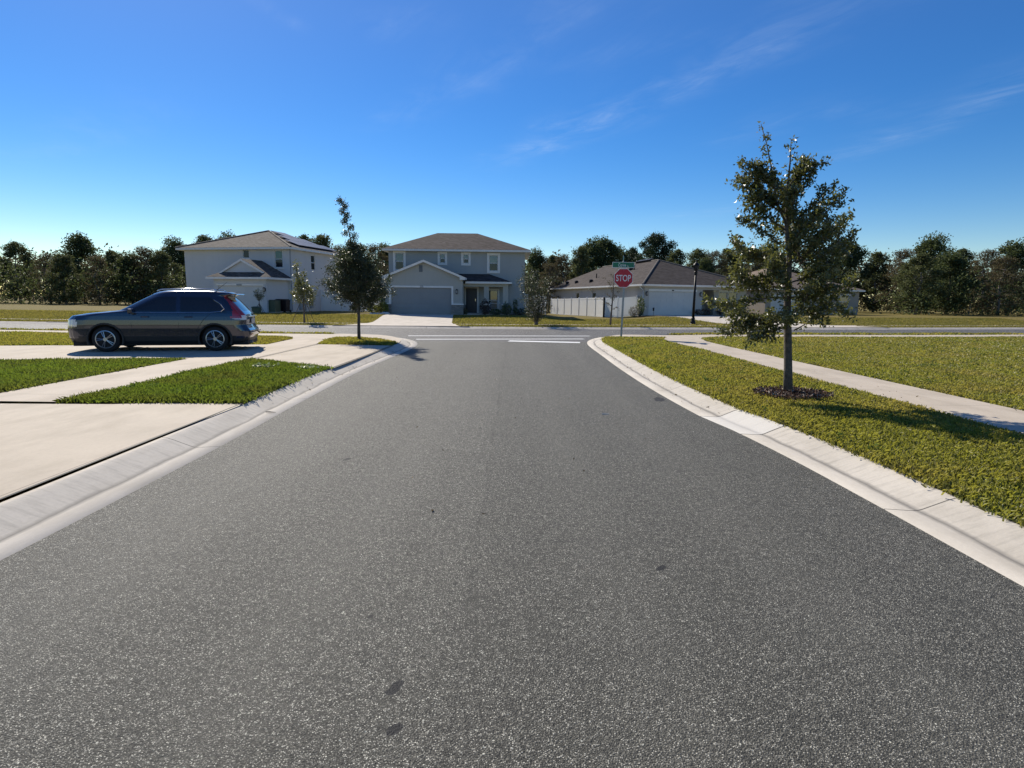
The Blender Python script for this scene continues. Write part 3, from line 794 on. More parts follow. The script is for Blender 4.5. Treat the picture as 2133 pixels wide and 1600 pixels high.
blades('grass', VERGE_R, M['grass'], 'yellow-green grass of the verge between right kerb and pavement', 6, hgt=0.052)
blades('grass', YARD_R, M['grass'], 'green grass of the yard right of the curving pavement', 7, hgt=0.05)
blades('grass', STRIP_R, M['grass'], 'thin grass strip between pavement and cross street on the right', 8, hgt=0.09)
DRIVE_M = [(-9.9, 30), (-8.72, 33.7), (-8.76, 36.0), (-9.76, 45.3), (-4.6, 45.3), (-3.83, 36.6), (-3.48, 34.4), (-2.4, 30)]
def far_grass(name, label, d0, d1, seed, dens, hgt):
    rng = np.random.default_rng(seed); xs_ = rng.uniform(-46, 46, int(dens * 92 * (d1 - d0)))
    ys_ = np.interp(xs_, [p[0] for p in FAR], [p[1] for p in FAR]) + rng.uniform(d0, d1, len(xs_))
    P = np.stack([xs_, ys_], 1)
    P = P[np.abs(P[:, 0]) < 0.93 * P[:, 1] + 1]
    for poly in (DRIVE_M, DRIVE_R): P = P[~inside(P, poly)]
    N = len(P); z = np.array([gz(a, b) for a, b in P])
    hh = hgt * rng.uniform(0.4, 1.3, N); ww = 0.035 * rng.uniform(0.6, 1.4, N); az = rng.uniform(0, 2*np.pi, N)
    b = np.stack([P[:, 0], P[:, 1], z], 1); s = np.stack([np.cos(az) * ww, np.sin(az) * ww, np.zeros(N)], 1)
    t = b + np.stack([rng.normal(0, .4, N) * hh, rng.normal(0, .4, N) * hh, hh], 1)
    o = quads_np(name, np.stack([b - s, b + s, t], 1).reshape(-1, 3), M['grass_dry'], nper=3)
    return stuff(o, label, 'grass')

# ------------------------------------------------------------------ house helpers
def wall_holes(mb, a0, a1, z0, z1, d, holes, depth=0.10, axis='y', sgn=1, mi=0):
    """wall in plane (axis = d) spanning a0..a1, z0..z1 with rectangular holes and inward reveals (sgn: inward direction)"""
    pt = (lambda a, q, z: (a, q, z)) if axis == 'y' else (lambda a, q, z: (q, a, z))
    A = sorted({a0, a1, *[h[0] for h in holes], *[h[1] for h in holes]}); Z = sorted({z0, z1, *[h[2] for h in holes], *[h[3] for h in holes]})
    for i in range(len(A)-1):
        for k in range(len(Z)-1):
            ca, cz = (A[i]+A[i+1])/2, (Z[k]+Z[k+1])/2
            if any(h[0] < ca < h[1] and h[2] < cz < h[3] for h in holes): continue
            mb.poly([pt(A[i], d, Z[k]), pt(A[i+1], d, Z[k]), pt(A[i+1], d, Z[k+1]), pt(A[i], d, Z[k+1])], mi)
    e = d + sgn * depth
    for h in holes:
        x0, x1, y0, y1 = h[:4]
        mb.poly([pt(x0, d, y0), pt(x0, e, y0), pt(x0, e, y1), pt(x0, d, y1)], mi)
        mb.poly([pt(x1, d, y0), pt(x1, d, y1), pt(x1, e, y1), pt(x1, e, y0)], mi)
        mb.poly([pt(x0, d, y1), pt(x0, e, y1), pt(x1, e, y1), pt(x1, d, y1)], mi)
        mb.poly([pt(x0, d, y0), pt(x1, d, y0), pt(x1, e, y0), pt(x0, e, y0)], mi)
def window(parent, x0, x1, z0, z1, d, axis='y', sgn=1, trim=0.0, up=None, lo=None, sill=0.0, meet=0.5, rail=True):
    """sash window in a hole: frame with meeting rail, two panes; optional flat trim board around"""
    def bx(mb, a0, a1, q0, q1, c0, c1):
        q0, q1 = min(q0, q1), max(q0, q1)
        if axis == 'y': mb.box(a0, q0, c0, a1, q1, c1)
        else: mb.box(q0, a0, c0, q1, a1, c1)
    f = MB(); w = 0.055
    bx(f, x0, x0+w, d + sgn*0.03, d + sgn*0.10, z0, z1); bx(f, x1-w, x1, d + sgn*0.03, d + sgn*0.10, z0, z1)
    bx(f, x0+w, x1-w, d + sgn*0.032, d + sgn*0.10, z1-w, z1); bx(f, x0+w, x1-w, d + sgn*0.032, d + sgn*0.10, z0, z0+w)
    zm = z0 + (z1 - z0) * meet
    if rail: bx(f, x0+w, x1-w, d + sgn*0.028, d + sgn*0.085, zm-0.035, zm+0.035)
    win = f.build('window', M['vinyl'], parent)
    p = MB(); bx(p, x0+w, x1-w, d + sgn*0.06, d + sgn*0.09, zm + (0.035 if rail else -0.001), z1-w); p.build('upper_pane', up or M['pane_hi'], win)
    p = MB(); bx(p, x0+w, x1-w, d + sgn*0.05, d + sgn*0.08, z0+w, zm - (0.035 if rail else 0.001)); p.build('lower_pane', lo or M['pane_lo'], win)
    if trim:
        t = MB(); o = d - sgn*0.035
        bx(t, x0-trim, x0, o, d + sgn*0.01, z0-trim, z1+trim); bx(t, x1, x1+trim, o, d + sgn*0.01, z0-trim, z1+trim)
        bx(t, x0, x1, o - sgn*0.002, d + sgn*0.01, z1, z1+trim); bx(t, x0, x1, o - sgn*0.002, d + sgn*0.01, z0-trim, z0)
        t.build('window_trim', M['trim'], win)
    if sill:
        t = MB(); bx(t, x0-0.07, x1+0.07, d - sgn*0.06, d + sgn*0.03, z0-sill, z0-0.002); t.build('window_sill', M['trim'], win)
        t = MB(); bx(t, x0-0.10, x1+0.10, d - sgn*0.05, d + sgn*0.02, z1+0.002, z1+0.17); t.build('window_header', M['trim'], win)
    return win
def garage_door(parent, x0, x1, z0, z1, y, mat, rows=4):
    m = MB(); h = (z1 - z0) / rows
    for k in range(rows):
        a, b = z0 + k*h + 0.008, z0 + (k+1)*h - 0.008
        m.box(x0, y, a, x1, y+0.04, b)
        n = 8; pw = (x1 - x0) / n
        for j in range(n):
            m.box(x0 + j*pw + 0.07, y-0.012, a+0.10, x0 + (j+1)*pw - 0.07, y+0.01, b-0.10)
    m.box(x0, y+0.03, z0, x1, y+0.06, z1)
    return m.build('garage_door', mat, parent)
def wall_lantern(parent, x, z, y):
    m = MB(); m.box(x-0.05, y-0.02, z-0.12, x+0.05, y, z+0.12)
    m.tube([(x, y-0.02, z+0.08), (x, y-0.10, z+0.16), (x, y-0.15, z+0.15)], 0.012, 6)
    m.lathe([(0.10, z+0.10), (0.085, z+0.14), (0.02, z+0.19)], 8, x, y-0.15)
    for q in range(4):
        a = math.pi/4 + q*math.pi/2
        m.tube([(x+0.075*math.cos(a), y-0.15+0.075*math.sin(a), z-0.14), (x+0.085*math.cos(a), y-0.15+0.085*math.sin(a), z+0.10)], 0.008, 4)
    m.lathe([(0.03, z-0.20), (0.08, z-0.16), (0.08, z-0.14)], 8, x, y-0.15)
    o = m.build('wall_lantern', M['black'], parent)
    g_ = MB(); g_.lathe([(0.055, z-0.138), (0.065, z+0.098)], 8, x, y-0.15); g_.build('lantern_glass', M['lampglass'], o)
    return o
def hip_roof(parent, pts_eave, ridge, faces, mat, fascia_h=0.17, caps=None, name='roof'):
    """pts_eave: four eave corners (x,y,z); ridge: points; faces index into eave+ridge"""
    V = list(pts_eave) + list(ridge); m = MB(); m.add(V, faces)
    r = m.build(name, mat, parent)
    f = MB(); n = len(pts_eave)
    cxm = sum(p[0] for p in pts_eave)/n; cym = sum(p[1] for p in pts_eave)/n
    inn = [(p[0] + (0.03 if p[0] < cxm else -0.03), p[1] + (0.03 if p[1] < cym else -0.03)) for p in pts_eave]
    for i in range(n):
        a, b = pts_eave[i], pts_eave[(i+1) % n]; c, d = inn[i], inn[(i+1) % n]
        f.add([(a[0], a[1], a[2]-0.012), (b[0], b[1], b[2]-0.012), (b[0], b[1], b[2]-fascia_h), (a[0], a[1], a[2]-fascia_h),
               (c[0], c[1], a[2]-0.012), (d[0], d[1], b[2]-0.012), (d[0], d[1], b[2]-fascia_h), (c[0], c[1], a[2]-fascia_h)],
              [(0, 3, 2, 1), (4, 5, 6, 7), (0, 1, 5, 4), (3, 7, 6, 2)])
    f.poly([(p[0]*0.999 + cxm*0.001, p[1]*0.999 + cym*0.001, p[2]-fascia_h+0.004) for p in pts_eave])     # soffit
    f.build('fascia', M['trim'], r)
    if caps:
        cm = MB()
        for a, b in caps: cm.tube([Vector(V[a]) + Vector((0, 0, 0.015)), Vector(V[b]) + Vector((0, 0, 0.015))], 0.075, 6)
        cm.build('hip_cap', M['hipcap'], r)
    return r
def text_mesh(body, w, h, mat, name, parent, place, bold=0.0, depth=0.004):
    """flat lettering w x h metres, centred; place(x, z) -> local point"""
    cu = bpy.data.curves.new('lettering', 'FONT'); cu.body = body; cu.size = 1; cu.offset = bold; cu.extrude = 0.0
    ob = bpy.data.objects.new('lettering', cu); C.objects.link(ob)
    dg = bpy.context.evaluated_depsgraph_get(); dg.update()
    me = bpy.data.meshes.new_from_object(ob.evaluated_get(dg))
    bpy.data.objects.remove(ob)
    co = np.zeros(len(me.vertices)*3); me.vertices.foreach_get('co', co); co = co.reshape(-1, 3)
    lo, hi = co.min(0), co.max(0)
    for v in me.vertices:
        x = ((v.co.x - lo[0])/(hi[0]-lo[0]) - 0.5)*w; z = ((v.co.y - lo[1])/(hi[1]-lo[1]) - 0.5)*h
        v.co = place(x, z)
    me.name = name; me.materials.clear()
    return link_mesh(name, me, mat, parent)

# ------------------------------------------------------------------ middle house (grey, two storeys)
EM = Vector((-5.0, 45.2, 0.40)); YM = 0.0
def mid(px, py, yd=0.0): return local_pt(px, py, EM, YM, yd)
hm = thing('two_storey_house', 'grey two-storey house with a gabled garage and a dark porch roof, facing the road end', 'house', EM, YM)
UW = 2.6                                                   # upper front wall behind the garage front
xl, _ = mid(809.8, 560, UW); xr, _ = mid(1093.4, 560, UW)
_, ze = mid(950, 520.0, UW - 0.45)
DEP = 8.2
w = MB()
holes = []
WIN = [(270, 383, 420, 640, 237, 413), (853, 923, 432, 552, 820, 953), (1160, 1230, 440, 558, 1130, 1258), (1500, 1613, 450, 658, 1470, 1643)]
def z2(x, y): return 780 + x * 340 / 2133, 460 + y * 340 / 2133
for a, b, c, d, e, f in WIN:
    x0, z1 = mid(*z2(a, c), UW); x1, z0 = mid(*z2(b, d), UW)
    holes.append((x0, x1, z0, z1))
# ground-floor front wall carries the entrance door and the porch window
dx0, dz1 = mid(*z2(1195, 880), UW); dx1, _ = mid(*z2(1340, 1195), UW); dz0 = 0.10; dz1 = max(dz1, 2.1)
px0, pz1 = mid(*z2(1492, 905), UW); px1, _ = mid(*z2(1612, 905), UW); pz0 = pz1 - 1.65; px0 -= 0.12
holes_all = holes + [(dx0, dx1, dz0, dz1), (px0, px1, pz0, pz1)]
wall_holes(w, xl, xr, -0.3, ze, UW, holes_all)
w.poly([(xl, UW, -0.3), (xl, UW, ze), (xl, UW+DEP, ze), (xl, UW+DEP, -0.3)])
w.poly([(xr, UW, -0.3), (xr, UW+DEP, -0.3), (xr, UW+DEP, ze), (xr, UW, ze)])
w.poly([(xl, UW+DEP, -0.3), (xl, UW+DEP, ze), (xr, UW+DEP, ze), (xr, UW+DEP, -0.3)])
w.box(xl-0.01, UW-0.012, 2.78, xr+0.01, UW, 2.81)           # storey reveal line
w.build('wall', M['stucco_mid'], hm)
for (x0, x1, z0, z1), (a, b, c, d, e, f) in zip(holes, WIN):
    window(hm, x0, x1, z0, z1, UW, trim=0.17)
window(hm, px0, px1, pz0, pz1, UW, trim=0.12)
ov = 0.45
_, zr = mid(950, 486, UW - ov + DEP/2 + ov)
yr = UW + DEP/2
rxl, _ = mid(911.6, 486, yr); rxr, _ = mid(994.5, 487, yr)
ev = [(xl-ov, UW-ov, ze+0.03), (xr+ov, UW-ov, ze+0.03), (xr+ov, UW+DEP+ov, ze+0.03), (xl-ov, UW+DEP+ov, ze+0.03)]
hip_roof(hm, ev, [(rxl, yr, zr), (rxr, yr, zr)], [(0, 1, 5, 4), (1, 2, 5), (2, 3, 4, 5), (3, 0, 4)], M['roof_mid'])
# garage block with front gable
gx0, _ = mid(793, 620); gx1, _ = mid(963.4, 620)
ax, az = mid(875.2, 541)
ex0, ez = mid(797, 573.5); ex1, ez1 = mid(969.5, 581.5)
ez = (ez + ez1) / 2 + 0.02
slope = (az - ez) / ((ex1 - ex0) / 2)
axm = (ex0 + ex1) / 2
wz = az - slope * (gx1 - axm) - 0.06
gdx0, gdz1 = mid(814.8, 598.4); gdx1, _ = mid(940.3, 598.4); gdz0 = 0.0
w = MB()
# front wall: pieces round the door plus the gable
w.poly([(gx0, 0, -0.3), (gdx0, 0, -0.3), (gdx0, 0, gdz1), (gx0, 0, gdz1)])
w.poly([(gdx1, 0, -0.3), (gx1, 0, -0.3), (gx1, 0, gdz1), (gdx1, 0, gdz1)])
zt = 2.78
w.poly([(gx0, 0, gdz1), (gx1, 0, gdz1), (gx1, 0, zt), (gx0, 0, zt)])
w.poly([(gx0, 0.015, zt), (gx1, 0.015, zt), (gx1, 0.015, wz), (axm, 0.015, az-0.06), (gx0, 0.015, wz)])
w.poly([(gx0, 0, zt), (gx1, 0, zt), (gx1, 0.015, zt), (gx0, 0.015, zt)])
w.poly([(gx0, 0, -0.3), (gx0, 0, wz), (gx0, UW, wz), (gx0, UW, -0.3)])
w.poly([(gx1, 0, -0.3), (gx1, UW, -0.3), (gx1, UW, wz), (gx1, 0, wz)])
for x, s in ((gdx0, 1), (gdx1, -1)): w.poly([(x, 0, gdz0), (x, 0.14, gdz0), (x, 0.14, gdz1), (x, 0, gdz1)])
w.poly([(gdx0, 0, gdz1), (gdx1, 0, gdz1), (gdx1, 0.14, gdz1), (gdx0, 0.14, gdz1)])
w.build('garage_wall', M['stucco_gar'], hm)
garage_door(hm, gdx0, gdx1, gdz0, gdz1, 0.10, M['gdoor_mid'], 5)
t = MB()
tx0, tz1 = mid(809.5, 594.6); tx1, _ = mid(944.3, 594.6)
t.box(tx0, -0.05, gdz1, tx1, 0.0, tz1)
sz0, _ = 0, 0
_, capz = mid(870, 631.5)
t.box(tx0, -0.048, capz, gdx0, 0.0, gdz1-0.002); t.box(gdx1, -0.048, capz, tx1, 0.0, gdz1-0.002)
t.build('door_trim', M['trim'], hm)
text_mesh('335', 0.27, 0.15, M['black'], 'house_number', hm, lambda x, z: ((gdx0+gdx1)/2 + 0.03 + x, -0.056, (gdz1+tz1)/2 + z))
s = MB()
for q0, q1 in ((gx0-0.06, gdx0), (gdx1, gx1+0.06)):
    s = MB(); s.box(q0, -0.07, -0.3, q1, 0.0, capz-0.10)
    if q0 == gdx1: s.box(gx1+0.0, 0.0, -0.3, gx1+0.06, UW, capz-0.10)
    st = s.build('stone_base', M['ledge'], hm)
    s = MB(); s.box(q0-0.04*(q0 < gdx0), -0.11, capz-0.10, q1+0.04*(q1 > gdx1), -0.0, capz-0.002); s.build('stone_cap', M['trim'], st)
vx0, vz1 = mid(872.8, 552.5); vx1, vz0 = mid(880, 566.5)
v = MB(); v.box(vx0, -0.03, vz0, vx1, 0.02, vz1)
for k in range(7): v.box(vx0+0.03, -0.045, vz0+0.05+k*(vz1-vz0-0.1)/7, vx1-0.03, -0.03, vz0+0.08+k*(vz1-vz0-0.1)/7)
v.build('gable_vent', simple('vent_grey', (0.13, 0.15, 0.17), 0.6), hm)
# garage roof
m = MB(); fo = -0.30
exm0, exm1 = axm-(ex1-ex0)/2, axm+(ex1-ex0)/2
m.poly([(exm0, fo, ez), (axm, fo, az), (axm, UW, az), (exm0, UW, ez)]); m.poly([(exm1, fo, ez), (exm1, UW, ez), (axm, UW, az), (axm, fo, az)])
gr = m.build('garage_roof', M['roof_mid'], hm)
fa = MB(); th = 0.17
for sx in (exm0, exm1):
    q = [(sx, ez-0.01), (axm, az-0.01), (axm, az-0.01-th*1.05), (sx + (0.0), ez-0.01-th)]
    fa.prism_y(q if sx == exm0 else q[::-1], fo-0.02, fo+0.03)
    fa.box(min(sx, sx+0.02), fo+0.03, ez-0.18, max(sx, sx+0.02), UW-0.01, ez-0.012)
    d = 0.42 if sx == exm1 else -0.42
    fa.box(min(sx, sx-d), fo-0.016, ez-0.20, max(sx, sx-d), 0.0, ez-0.02)
fa.build('rake_board', M['trim'], gr)
wall_lantern(hm, mid(951.5, 607.5)[0], mid(951.5, 607.5)[1], 0.0); wall_lantern(hm, mid(802, 606)[0], mid(802, 606)[1], 0.0)
# porch
PF = 0.95                                                  # porch front plane
cxs = [(mid(*z2(1430, 900), PF)[0], mid(*z2(1495, 900), PF)[0]), (mid(*z2(1680, 900), PF)[0], mid(*z2(1747, 900), PF)[0])]
_, beam0 = mid(*z2(1400, 862), PF); _, beam1 = mid(*z2(1400, 818), PF)
b = MB(); b.box(gx1, PF, beam0, cxs[1][1], PF+0.30, beam1); b.box(cxs[1][1]-0.30, PF+0.30, beam0, cxs[1][1]-0.001, UW, beam1-0.001)
b.build('porch_beam', M['stucco_gar'], hm)
for a0, a1 in cxs:
    c = MB(); c.box(a0, PF+0.002, 0.05, a1, PF+0.30, beam0-0.001)
    co_ = c.build('porch_column', M['stucco_gar'], hm)
    c = MB(); c.box(a0-0.06, PF-0.06, -0.2, a1+0.06, PF+0.36, capz-0.1); c.build('column_base', M['ledge'], co_)
    c = MB(); c.box(a0-0.10, PF-0.10, capz-0.099, a1+0.10, PF+0.40, capz); c.build('column_cap', M['trim'], co_)
pr0, pf1 = mid(*z2(1185, 793), PF-0.35); pr1, pf0 = mid(*z2(1792, 812), PF-0.35)
_, pw = mid(*z2(1300, 695), UW); pwx, _ = mid(*z2(1500, 700), UW)
pe = (pf1 + pf0)/2 + 0.05
m = MB(); m.poly([(pr0-0.4, PF-0.35, pe), (pr1, PF-0.35, pe), (pwx, UW, pw), (gx1-1.4, UW, pw), (gx1-1.4, UW-0.3, pw-0.15)])
m.poly([(pr1, PF-0.35, pe), (pr1, UW, pe), (pwx, UW, pw)])
pr = m.build('porch_roof', M['roof_mid'], hm)
f = MB(); f.box(pr0+0.02, PF-0.37, pe-0.17, pr1+0.02, PF-0.33, pe-0.012); f.box(pr1-0.02, PF-0.33, pe-0.17, pr1+0.02, UW-0.01, pe-0.012)
f.poly([(gx1, PF-0.33, pe-0.16), (pr1-0.02, PF-0.33, pe-0.16), (pr1-0.02, UW, pe-0.16), (gx1, UW, pe-0.16)])
f.build('fascia', M['trim'], pr)
fl = MB(); fl.box(gx1+0.08, PF-0.25, -0.2, cxs[1][1]+0.08, UW-0.005, 0.06); fl.box(gx1+0.10, PF-0.9, -0.3, gx1+1.3, PF-0.25, 0.02); fl.build('porch_floor', M['drive_far'], hm)
dr = MB(); dr.box(dx0+0.02, UW+0.05, dz0, dx1-0.02, UW+0.09, dz1-0.02)
for r_ in range(2):
    for c_ in range(2):
        ww = (dx1-dx0-0.04)/2; dr.box(dx0+0.10+c_*ww, UW+0.038, 0.25+r_*0.95, dx0-0.04+(c_+1)*ww, UW+0.05, 1.05+r_*0.95-0.1*r_)
do = dr.build('front_door', M['door_dark'], hm)
k = MB(); k.lathe([(0.02, 1.02), (0.035, 1.05), (0.02, 1.08)], 8, dx1-0.13, UW+0.01); k.box(dx1-0.16, UW+0.02, 1.0, dx1-0.10, UW+0.05, 1.25); k.build('door_handle', M['chrome'], do)
t = MB(); t.box(dx0-0.13, UW-0.03, dz0, dx0, UW, dz1+0.13); t.box(dx1, UW-0.03, dz0, dx1+0.13, UW, dz1+0.13); t.box(dx0, UW-0.032, dz1, dx1, UW, dz1+0.13)
t.build('door_frame', M['trim'], do)

# ------------------------------------------------------------------ left house (pale blue-grey, two storeys, solar panels)
YL_ = math.radians(-13.0)
EL = Vector((-18.1, 47.5, 0.40))
def lft(px, py, yd=0.0): return local_pt(px, py, EL, YL_, yd)
def z1(x, y): return 460 + x * 340 / 2133, 460 + y * 340 / 2133
hl = thing('two_storey_house', 'pale blue-grey two-storey house with solar panels on its roof, left of the cone-shaped tree', 'house', EL, YL_)
XW, DL = -10.0, 8.6
_, zel = lft(590, 515, -0.4)
w = MB(); hol = []
for a, b, c, d in ((285, 372, 378, 488), (700, 812, 388, 612)):
    x0, zb = lft(*z1(a, c)); x1, za = lft(*z1(b, d)); hol.append((x0, x1, za, zb))
wall_holes(w, XW, 0, -0.4, zel, 0, hol)
# side wall: local x = 0, find the window along y by sight line
ex_ = Vector((math.cos(YL_), math.sin(YL_), 0)); ey_ = Vector((-math.sin(YL_), math.cos(YL_), 0))
def side_pt(px, py, E, ex, ey, xd):
    d = ray(px, py); o = Vector((0, 0, CH)); t = (xd - (o - E).dot(ex)) / d.dot(ex); p = o + d*t - E
    return p.dot(ey), p.z
s0, sb = side_pt(*z1(1175, 448), EL, ex_, ey_, 0); s1, sa = side_pt(*z1(1235, 648), EL, ex_, ey_, 0)
wall_holes(w, 0, DL, -0.4, zel, 0, [(s0, s1, sa, sb)], axis='x', sgn=-1)
w.poly([(XW, 0, -0.4), (XW, 0, zel), (XW, DL, zel), (XW, DL, -0.4)]); w.poly([(XW, DL, -0.4), (XW, DL, zel), (0, DL, zel), (0, DL, -0.4)])
w.box(0, 0.01, 2.78, 0.012, DL, 2.81); w.box(XW, -0.012, 2.78, 0, 0, 2.81)
w.build('wall', M['stucco_left'], hl)
window(hl, *hol[0], 0, sill=0.10, rail=False, meet=0.5, up=M['pane_lo'])
window(hl, *hol[1], 0, sill=0.10, up=M['pane_teal'])
window(hl, s0, s1, sa, sb, 0, axis='x', sgn=-1, up=M['pane_lo'])
ov = 0.45
apx, apz = lft(560.2, 481.2, 4.3)
ev = [(XW-ov, -ov, zel+0.03), (ov, -ov, zel+0.03), (ov, DL+ov, zel+0.03), (XW-ov, DL+ov, zel+0.03)]
r1, r2 = (apx, 4.3, apz), (apx+0.1, 5.2, apz)
rl = hip_roof(hl, ev, [r1, r2], [(0, 1, 4), (1, 2, 5, 4), (2, 3, 5), (3, 0, 4, 5)], M['roof_left'], caps=[(1, 4), (0, 4)])
# solar panels on the right-hand slope
pa, pb_, pc = Vector(ev[1]), Vector(ev[2]), Vector(r2)
tdir = (pb_ - pa).normalized(); up_ = (pc - pa); up_ = (up_ - tdir*up_.dot(tdir)); run = up_.length; up_.normalize(); nn = tdir.cross(up_)
if nn.z < 0: nn = -nn
for row, (st, cnt) in enumerate(((1.85, 6), (2.95, 4), (4.15, 2))):
    for k in range(cnt):
        o = pa + tdir*(st + k*1.03) + up_*(0.55 + row*1.50) + nn*0.10
        q = [o, o+tdir*1.0, o+tdir*1.0+up_*1.46, o+up_*1.46]
        p = MB(); p.add([*q, *[a + nn*0.04 for a in q]], [(3, 2, 1, 0), (4, 5, 6, 7), (0, 1, 5, 4), (1, 2, 6, 5), (2, 3, 7, 6), (3, 0, 4, 7)])
        p.build('solar_panel', M['solar'], hl)
# garage wing with a front gable above a skirt roof
GD = -2.8; gxr = -0.25
gcx, gpz = lft(496.7, 545, GD); gxl = gcx - (gxr - gcx)
_, gez = lft(540, 577.5, GD-0.35)
dxr, dzt = lft(546, 595.4, GD); dxl = gcx - (dxr - gcx)
w = MB()
wall_holes(w, gxl, gxr, -0.4, gez, GD, [(dxl, dxr, -0.41, dzt)], depth=0.14)
w.poly([(gxr, GD, -0.4), (gxr, 0, -0.4), (gxr, 0, gez), (gxr, GD, gez)]); w.poly([(gxl, GD, -0.4), (gxl, GD, gez), (gxl, 0, gez), (gxl, 0, -0.4)])
w.build('garage_wall', M['stucco_left'], hl)
garage_door(hl, dxl, dxr, -0.05, dzt, GD+0.10, M['gdoor_pale'])
t = MB(); _, tt = lft(520, 591.6, GD); t.box(dxl-0.12, GD-0.05, dzt, dxr+0.12, GD, tt); t.build('door_trim', M['trim'], hl)
k = MB(); k.box(gcx-0.25, GD-0.06, (dzt+tt)/2-0.06, gcx+0.22, GD-0.05, (dzt+tt)/2+0.06); k.build('number_plaque', M['meter'], hl)
e = [(gxl-0.4, GD-0.4, gez+0.02), (gxr+0.45, GD-0.4, gez+0.02), (gxr+0.45, -0.005, gez+0.02), (gxl-0.4, -0.005, gez+0.02)]
pz = gpz + 0.25
hw = (gxr + 0.45 - (gxl-0.4))/2; sl = (pz - gez)/hw
sk = 0.75; zs = gez + 0.02 + sl*sk
ga, gb = gxl-0.4+sk, gxr+0.45-sk
m = MB()
m.add([e[0], e[1], (gb, GD-0.4+sk, zs), (ga, GD-0.4+sk, zs)], [(0, 1, 2, 3)])                   # skirt
pk = (gcx+0.02, pz)
m.add([e[1], e[2], (pk[0], -0.005, pz), (pk[0], GD-0.4+sk-0.12, pz), (gb, GD-0.4+sk-0.12, zs), (gb, GD-0.4+sk, zs)], [(0, 1, 2, 3, 4, 5)])
m.add([e[0], (ga, GD-0.4+sk, zs), (ga, GD-0.4+sk-0.12, zs), (pk[0], GD-0.4+sk-0.12, pz), (pk[0], -0.005, pz), e[3]], [(0, 1, 2, 3, 4, 5)])
gr = m.build('garage_roof', M['roof_left'], hl)
f = MB(); f.box(e[0][0], GD-0.43, gez-0.15, e[1][0]+0.02, GD-0.39, gez+0.008); f.box(e[1][0]-0.02, GD-0.39, gez-0.15, e[1][0]+0.02, -0.01, gez+0.008); f.box(e[0][0]-0.02, GD-0.39, gez-0.15, e[0][0]+0.02, -0.01, gez+0.008)
f.poly([(e[0][0], GD-0.39, gez-0.14), (e[1][0], GD-0.39, gez-0.14), (e[1][0], -0.01, gez-0.14), (e[0][0], -0.01, gez-0.14)])
for sgn, xx in ((-1, ga), (1, gb)):
    q = [(xx, zs-0.02), (pk[0], pz-0.012), (pk[0], pz-0.19), (xx, zs-0.17)]
    f.prism_y(q if sgn < 0 else q[::-1], GD-0.4+sk-0.15, GD-0.4+sk-0.10)
f.build('fascia', M['trim'], gr)
gb_ = MB(); gb_.poly([(ga+0.02, GD-0.4+sk+0.02, zs-0.05), (gb-0.02, GD-0.4+sk+0.02, zs-0.05), (pk[0], GD-0.4+sk+0.02, pz-0.03)]); gb_.build('gable_wall', M['stucco_left'], hl)
lx, lz = lft(552.5, 603.5, GD); wall_lantern(hl, lx, lz, GD)
d = MB(); d.tube([(0.05, 0.06, zel-0.15), (0.05, 0.06, 0.1)], 0.035, 6); d.build('downspout', M['meter'], hl)
# service boxes on the side wall
for (ya, za, yb, zb, dp, mt) in ((1.05, 0.15, 1.45, 1.05, 0.16, 'meter'), (1.75, 0.9, 2.25, 1.75, 0.18, 'meter'), (1.9, 0.1, 2.05, 0.9, 0.08, 'meter'), (2.6, 0.3, 3.0, 1.2, 0.16, 'meter')):
    k = MB(); k.box(0, ya, za, dp, yb, zb); k.build('meter_box', M[mt], hl, bevel=0.015)
dl_a = EL + ey_*GD
def lw(x, y): p = EL + ex_*x + ey_*y; return (p.x, p.y)
drape('driveway', [((-25.6, yfar(-25.6)+0.5), (-19.6, yfar(-19.6)+0.5)), (lw(dxl-0.1, GD-9.0), lw(dxr+0.1, GD-9.0)), (lw(dxl-0.1, GD+0.1), lw(dxr+0.1, GD+0.1))], M['drive_far'], 0.014)

# ------------------------------------------------------------------ right house (single storey)
YR_ = math.radians(15.0)
ER = Vector((11.3, 50.2, 0.40))
def rgt(px, py, yd=0.0): return local_pt(px, py, ER, YR_, yd)
def z4(x, y): return 1330 + x * 340 / 2133, 460 + y * 340 / 2133
hr = thing('single_storey_house', 'pale grey single-storey house with a long brown hip roof behind the street lamp', 'house', ER, YR_)
exr, eyr = Vector((math.cos(YR_), math.sin(YR_), 0)), Vector((-math.sin(YR_), math.cos(YR_), 0))
_, zer = rgt(1400, 594, -0.4); zer = max(zer, 2.55)
WR, DR = rgt(1554, 620, 1.2)[0], 25.0
gx1r, _ = rgt(1463, 620)
bay0, _ = rgt(1487, 620, 1.2)
a0, at = rgt(1352.3, 606.5); a1, _ = rgt(1449, 606.5)
w = MB()
wall_holes(w, 0, gx1r, -0.4, zer, 0, [(a0, a1, -0.41, at)], depth=0.14)
# entry recess
w.poly([(gx1r, 0, -0.4), (gx1r, 2.6, -0.4), (gx1r, 2.6, zer), (gx1r, 0, zer)])
ed0, ed1 = gx1r+0.20, gx1r+1.15
wall_holes(w, gx1r, bay0, -0.4, zer, 2.6, [(ed0, ed1, 0.05, 2.1)])
w.poly([(bay0, 2.6, -0.4), (bay0, 1.2, -0.4), (bay0, 1.2, zer), (bay0, 2.6, zer)])
bw = []
for p, q in (((1050, 935), (1150, 1120)), ((1180, 935), (1280, 1120))):
    x0, zb = rgt(*z4(*p), 1.2); x1, za = rgt(*z4(*q), 1.2); bw.append((x0, x1, zb-1.55, zb))
wall_holes(w, bay0, WR, -0.4, zer, 1.2, bw)
w.poly([(WR, 1.2, -0.4), (WR, DR, -0.4), (WR, DR, zer), (WR, 1.2, zer)])
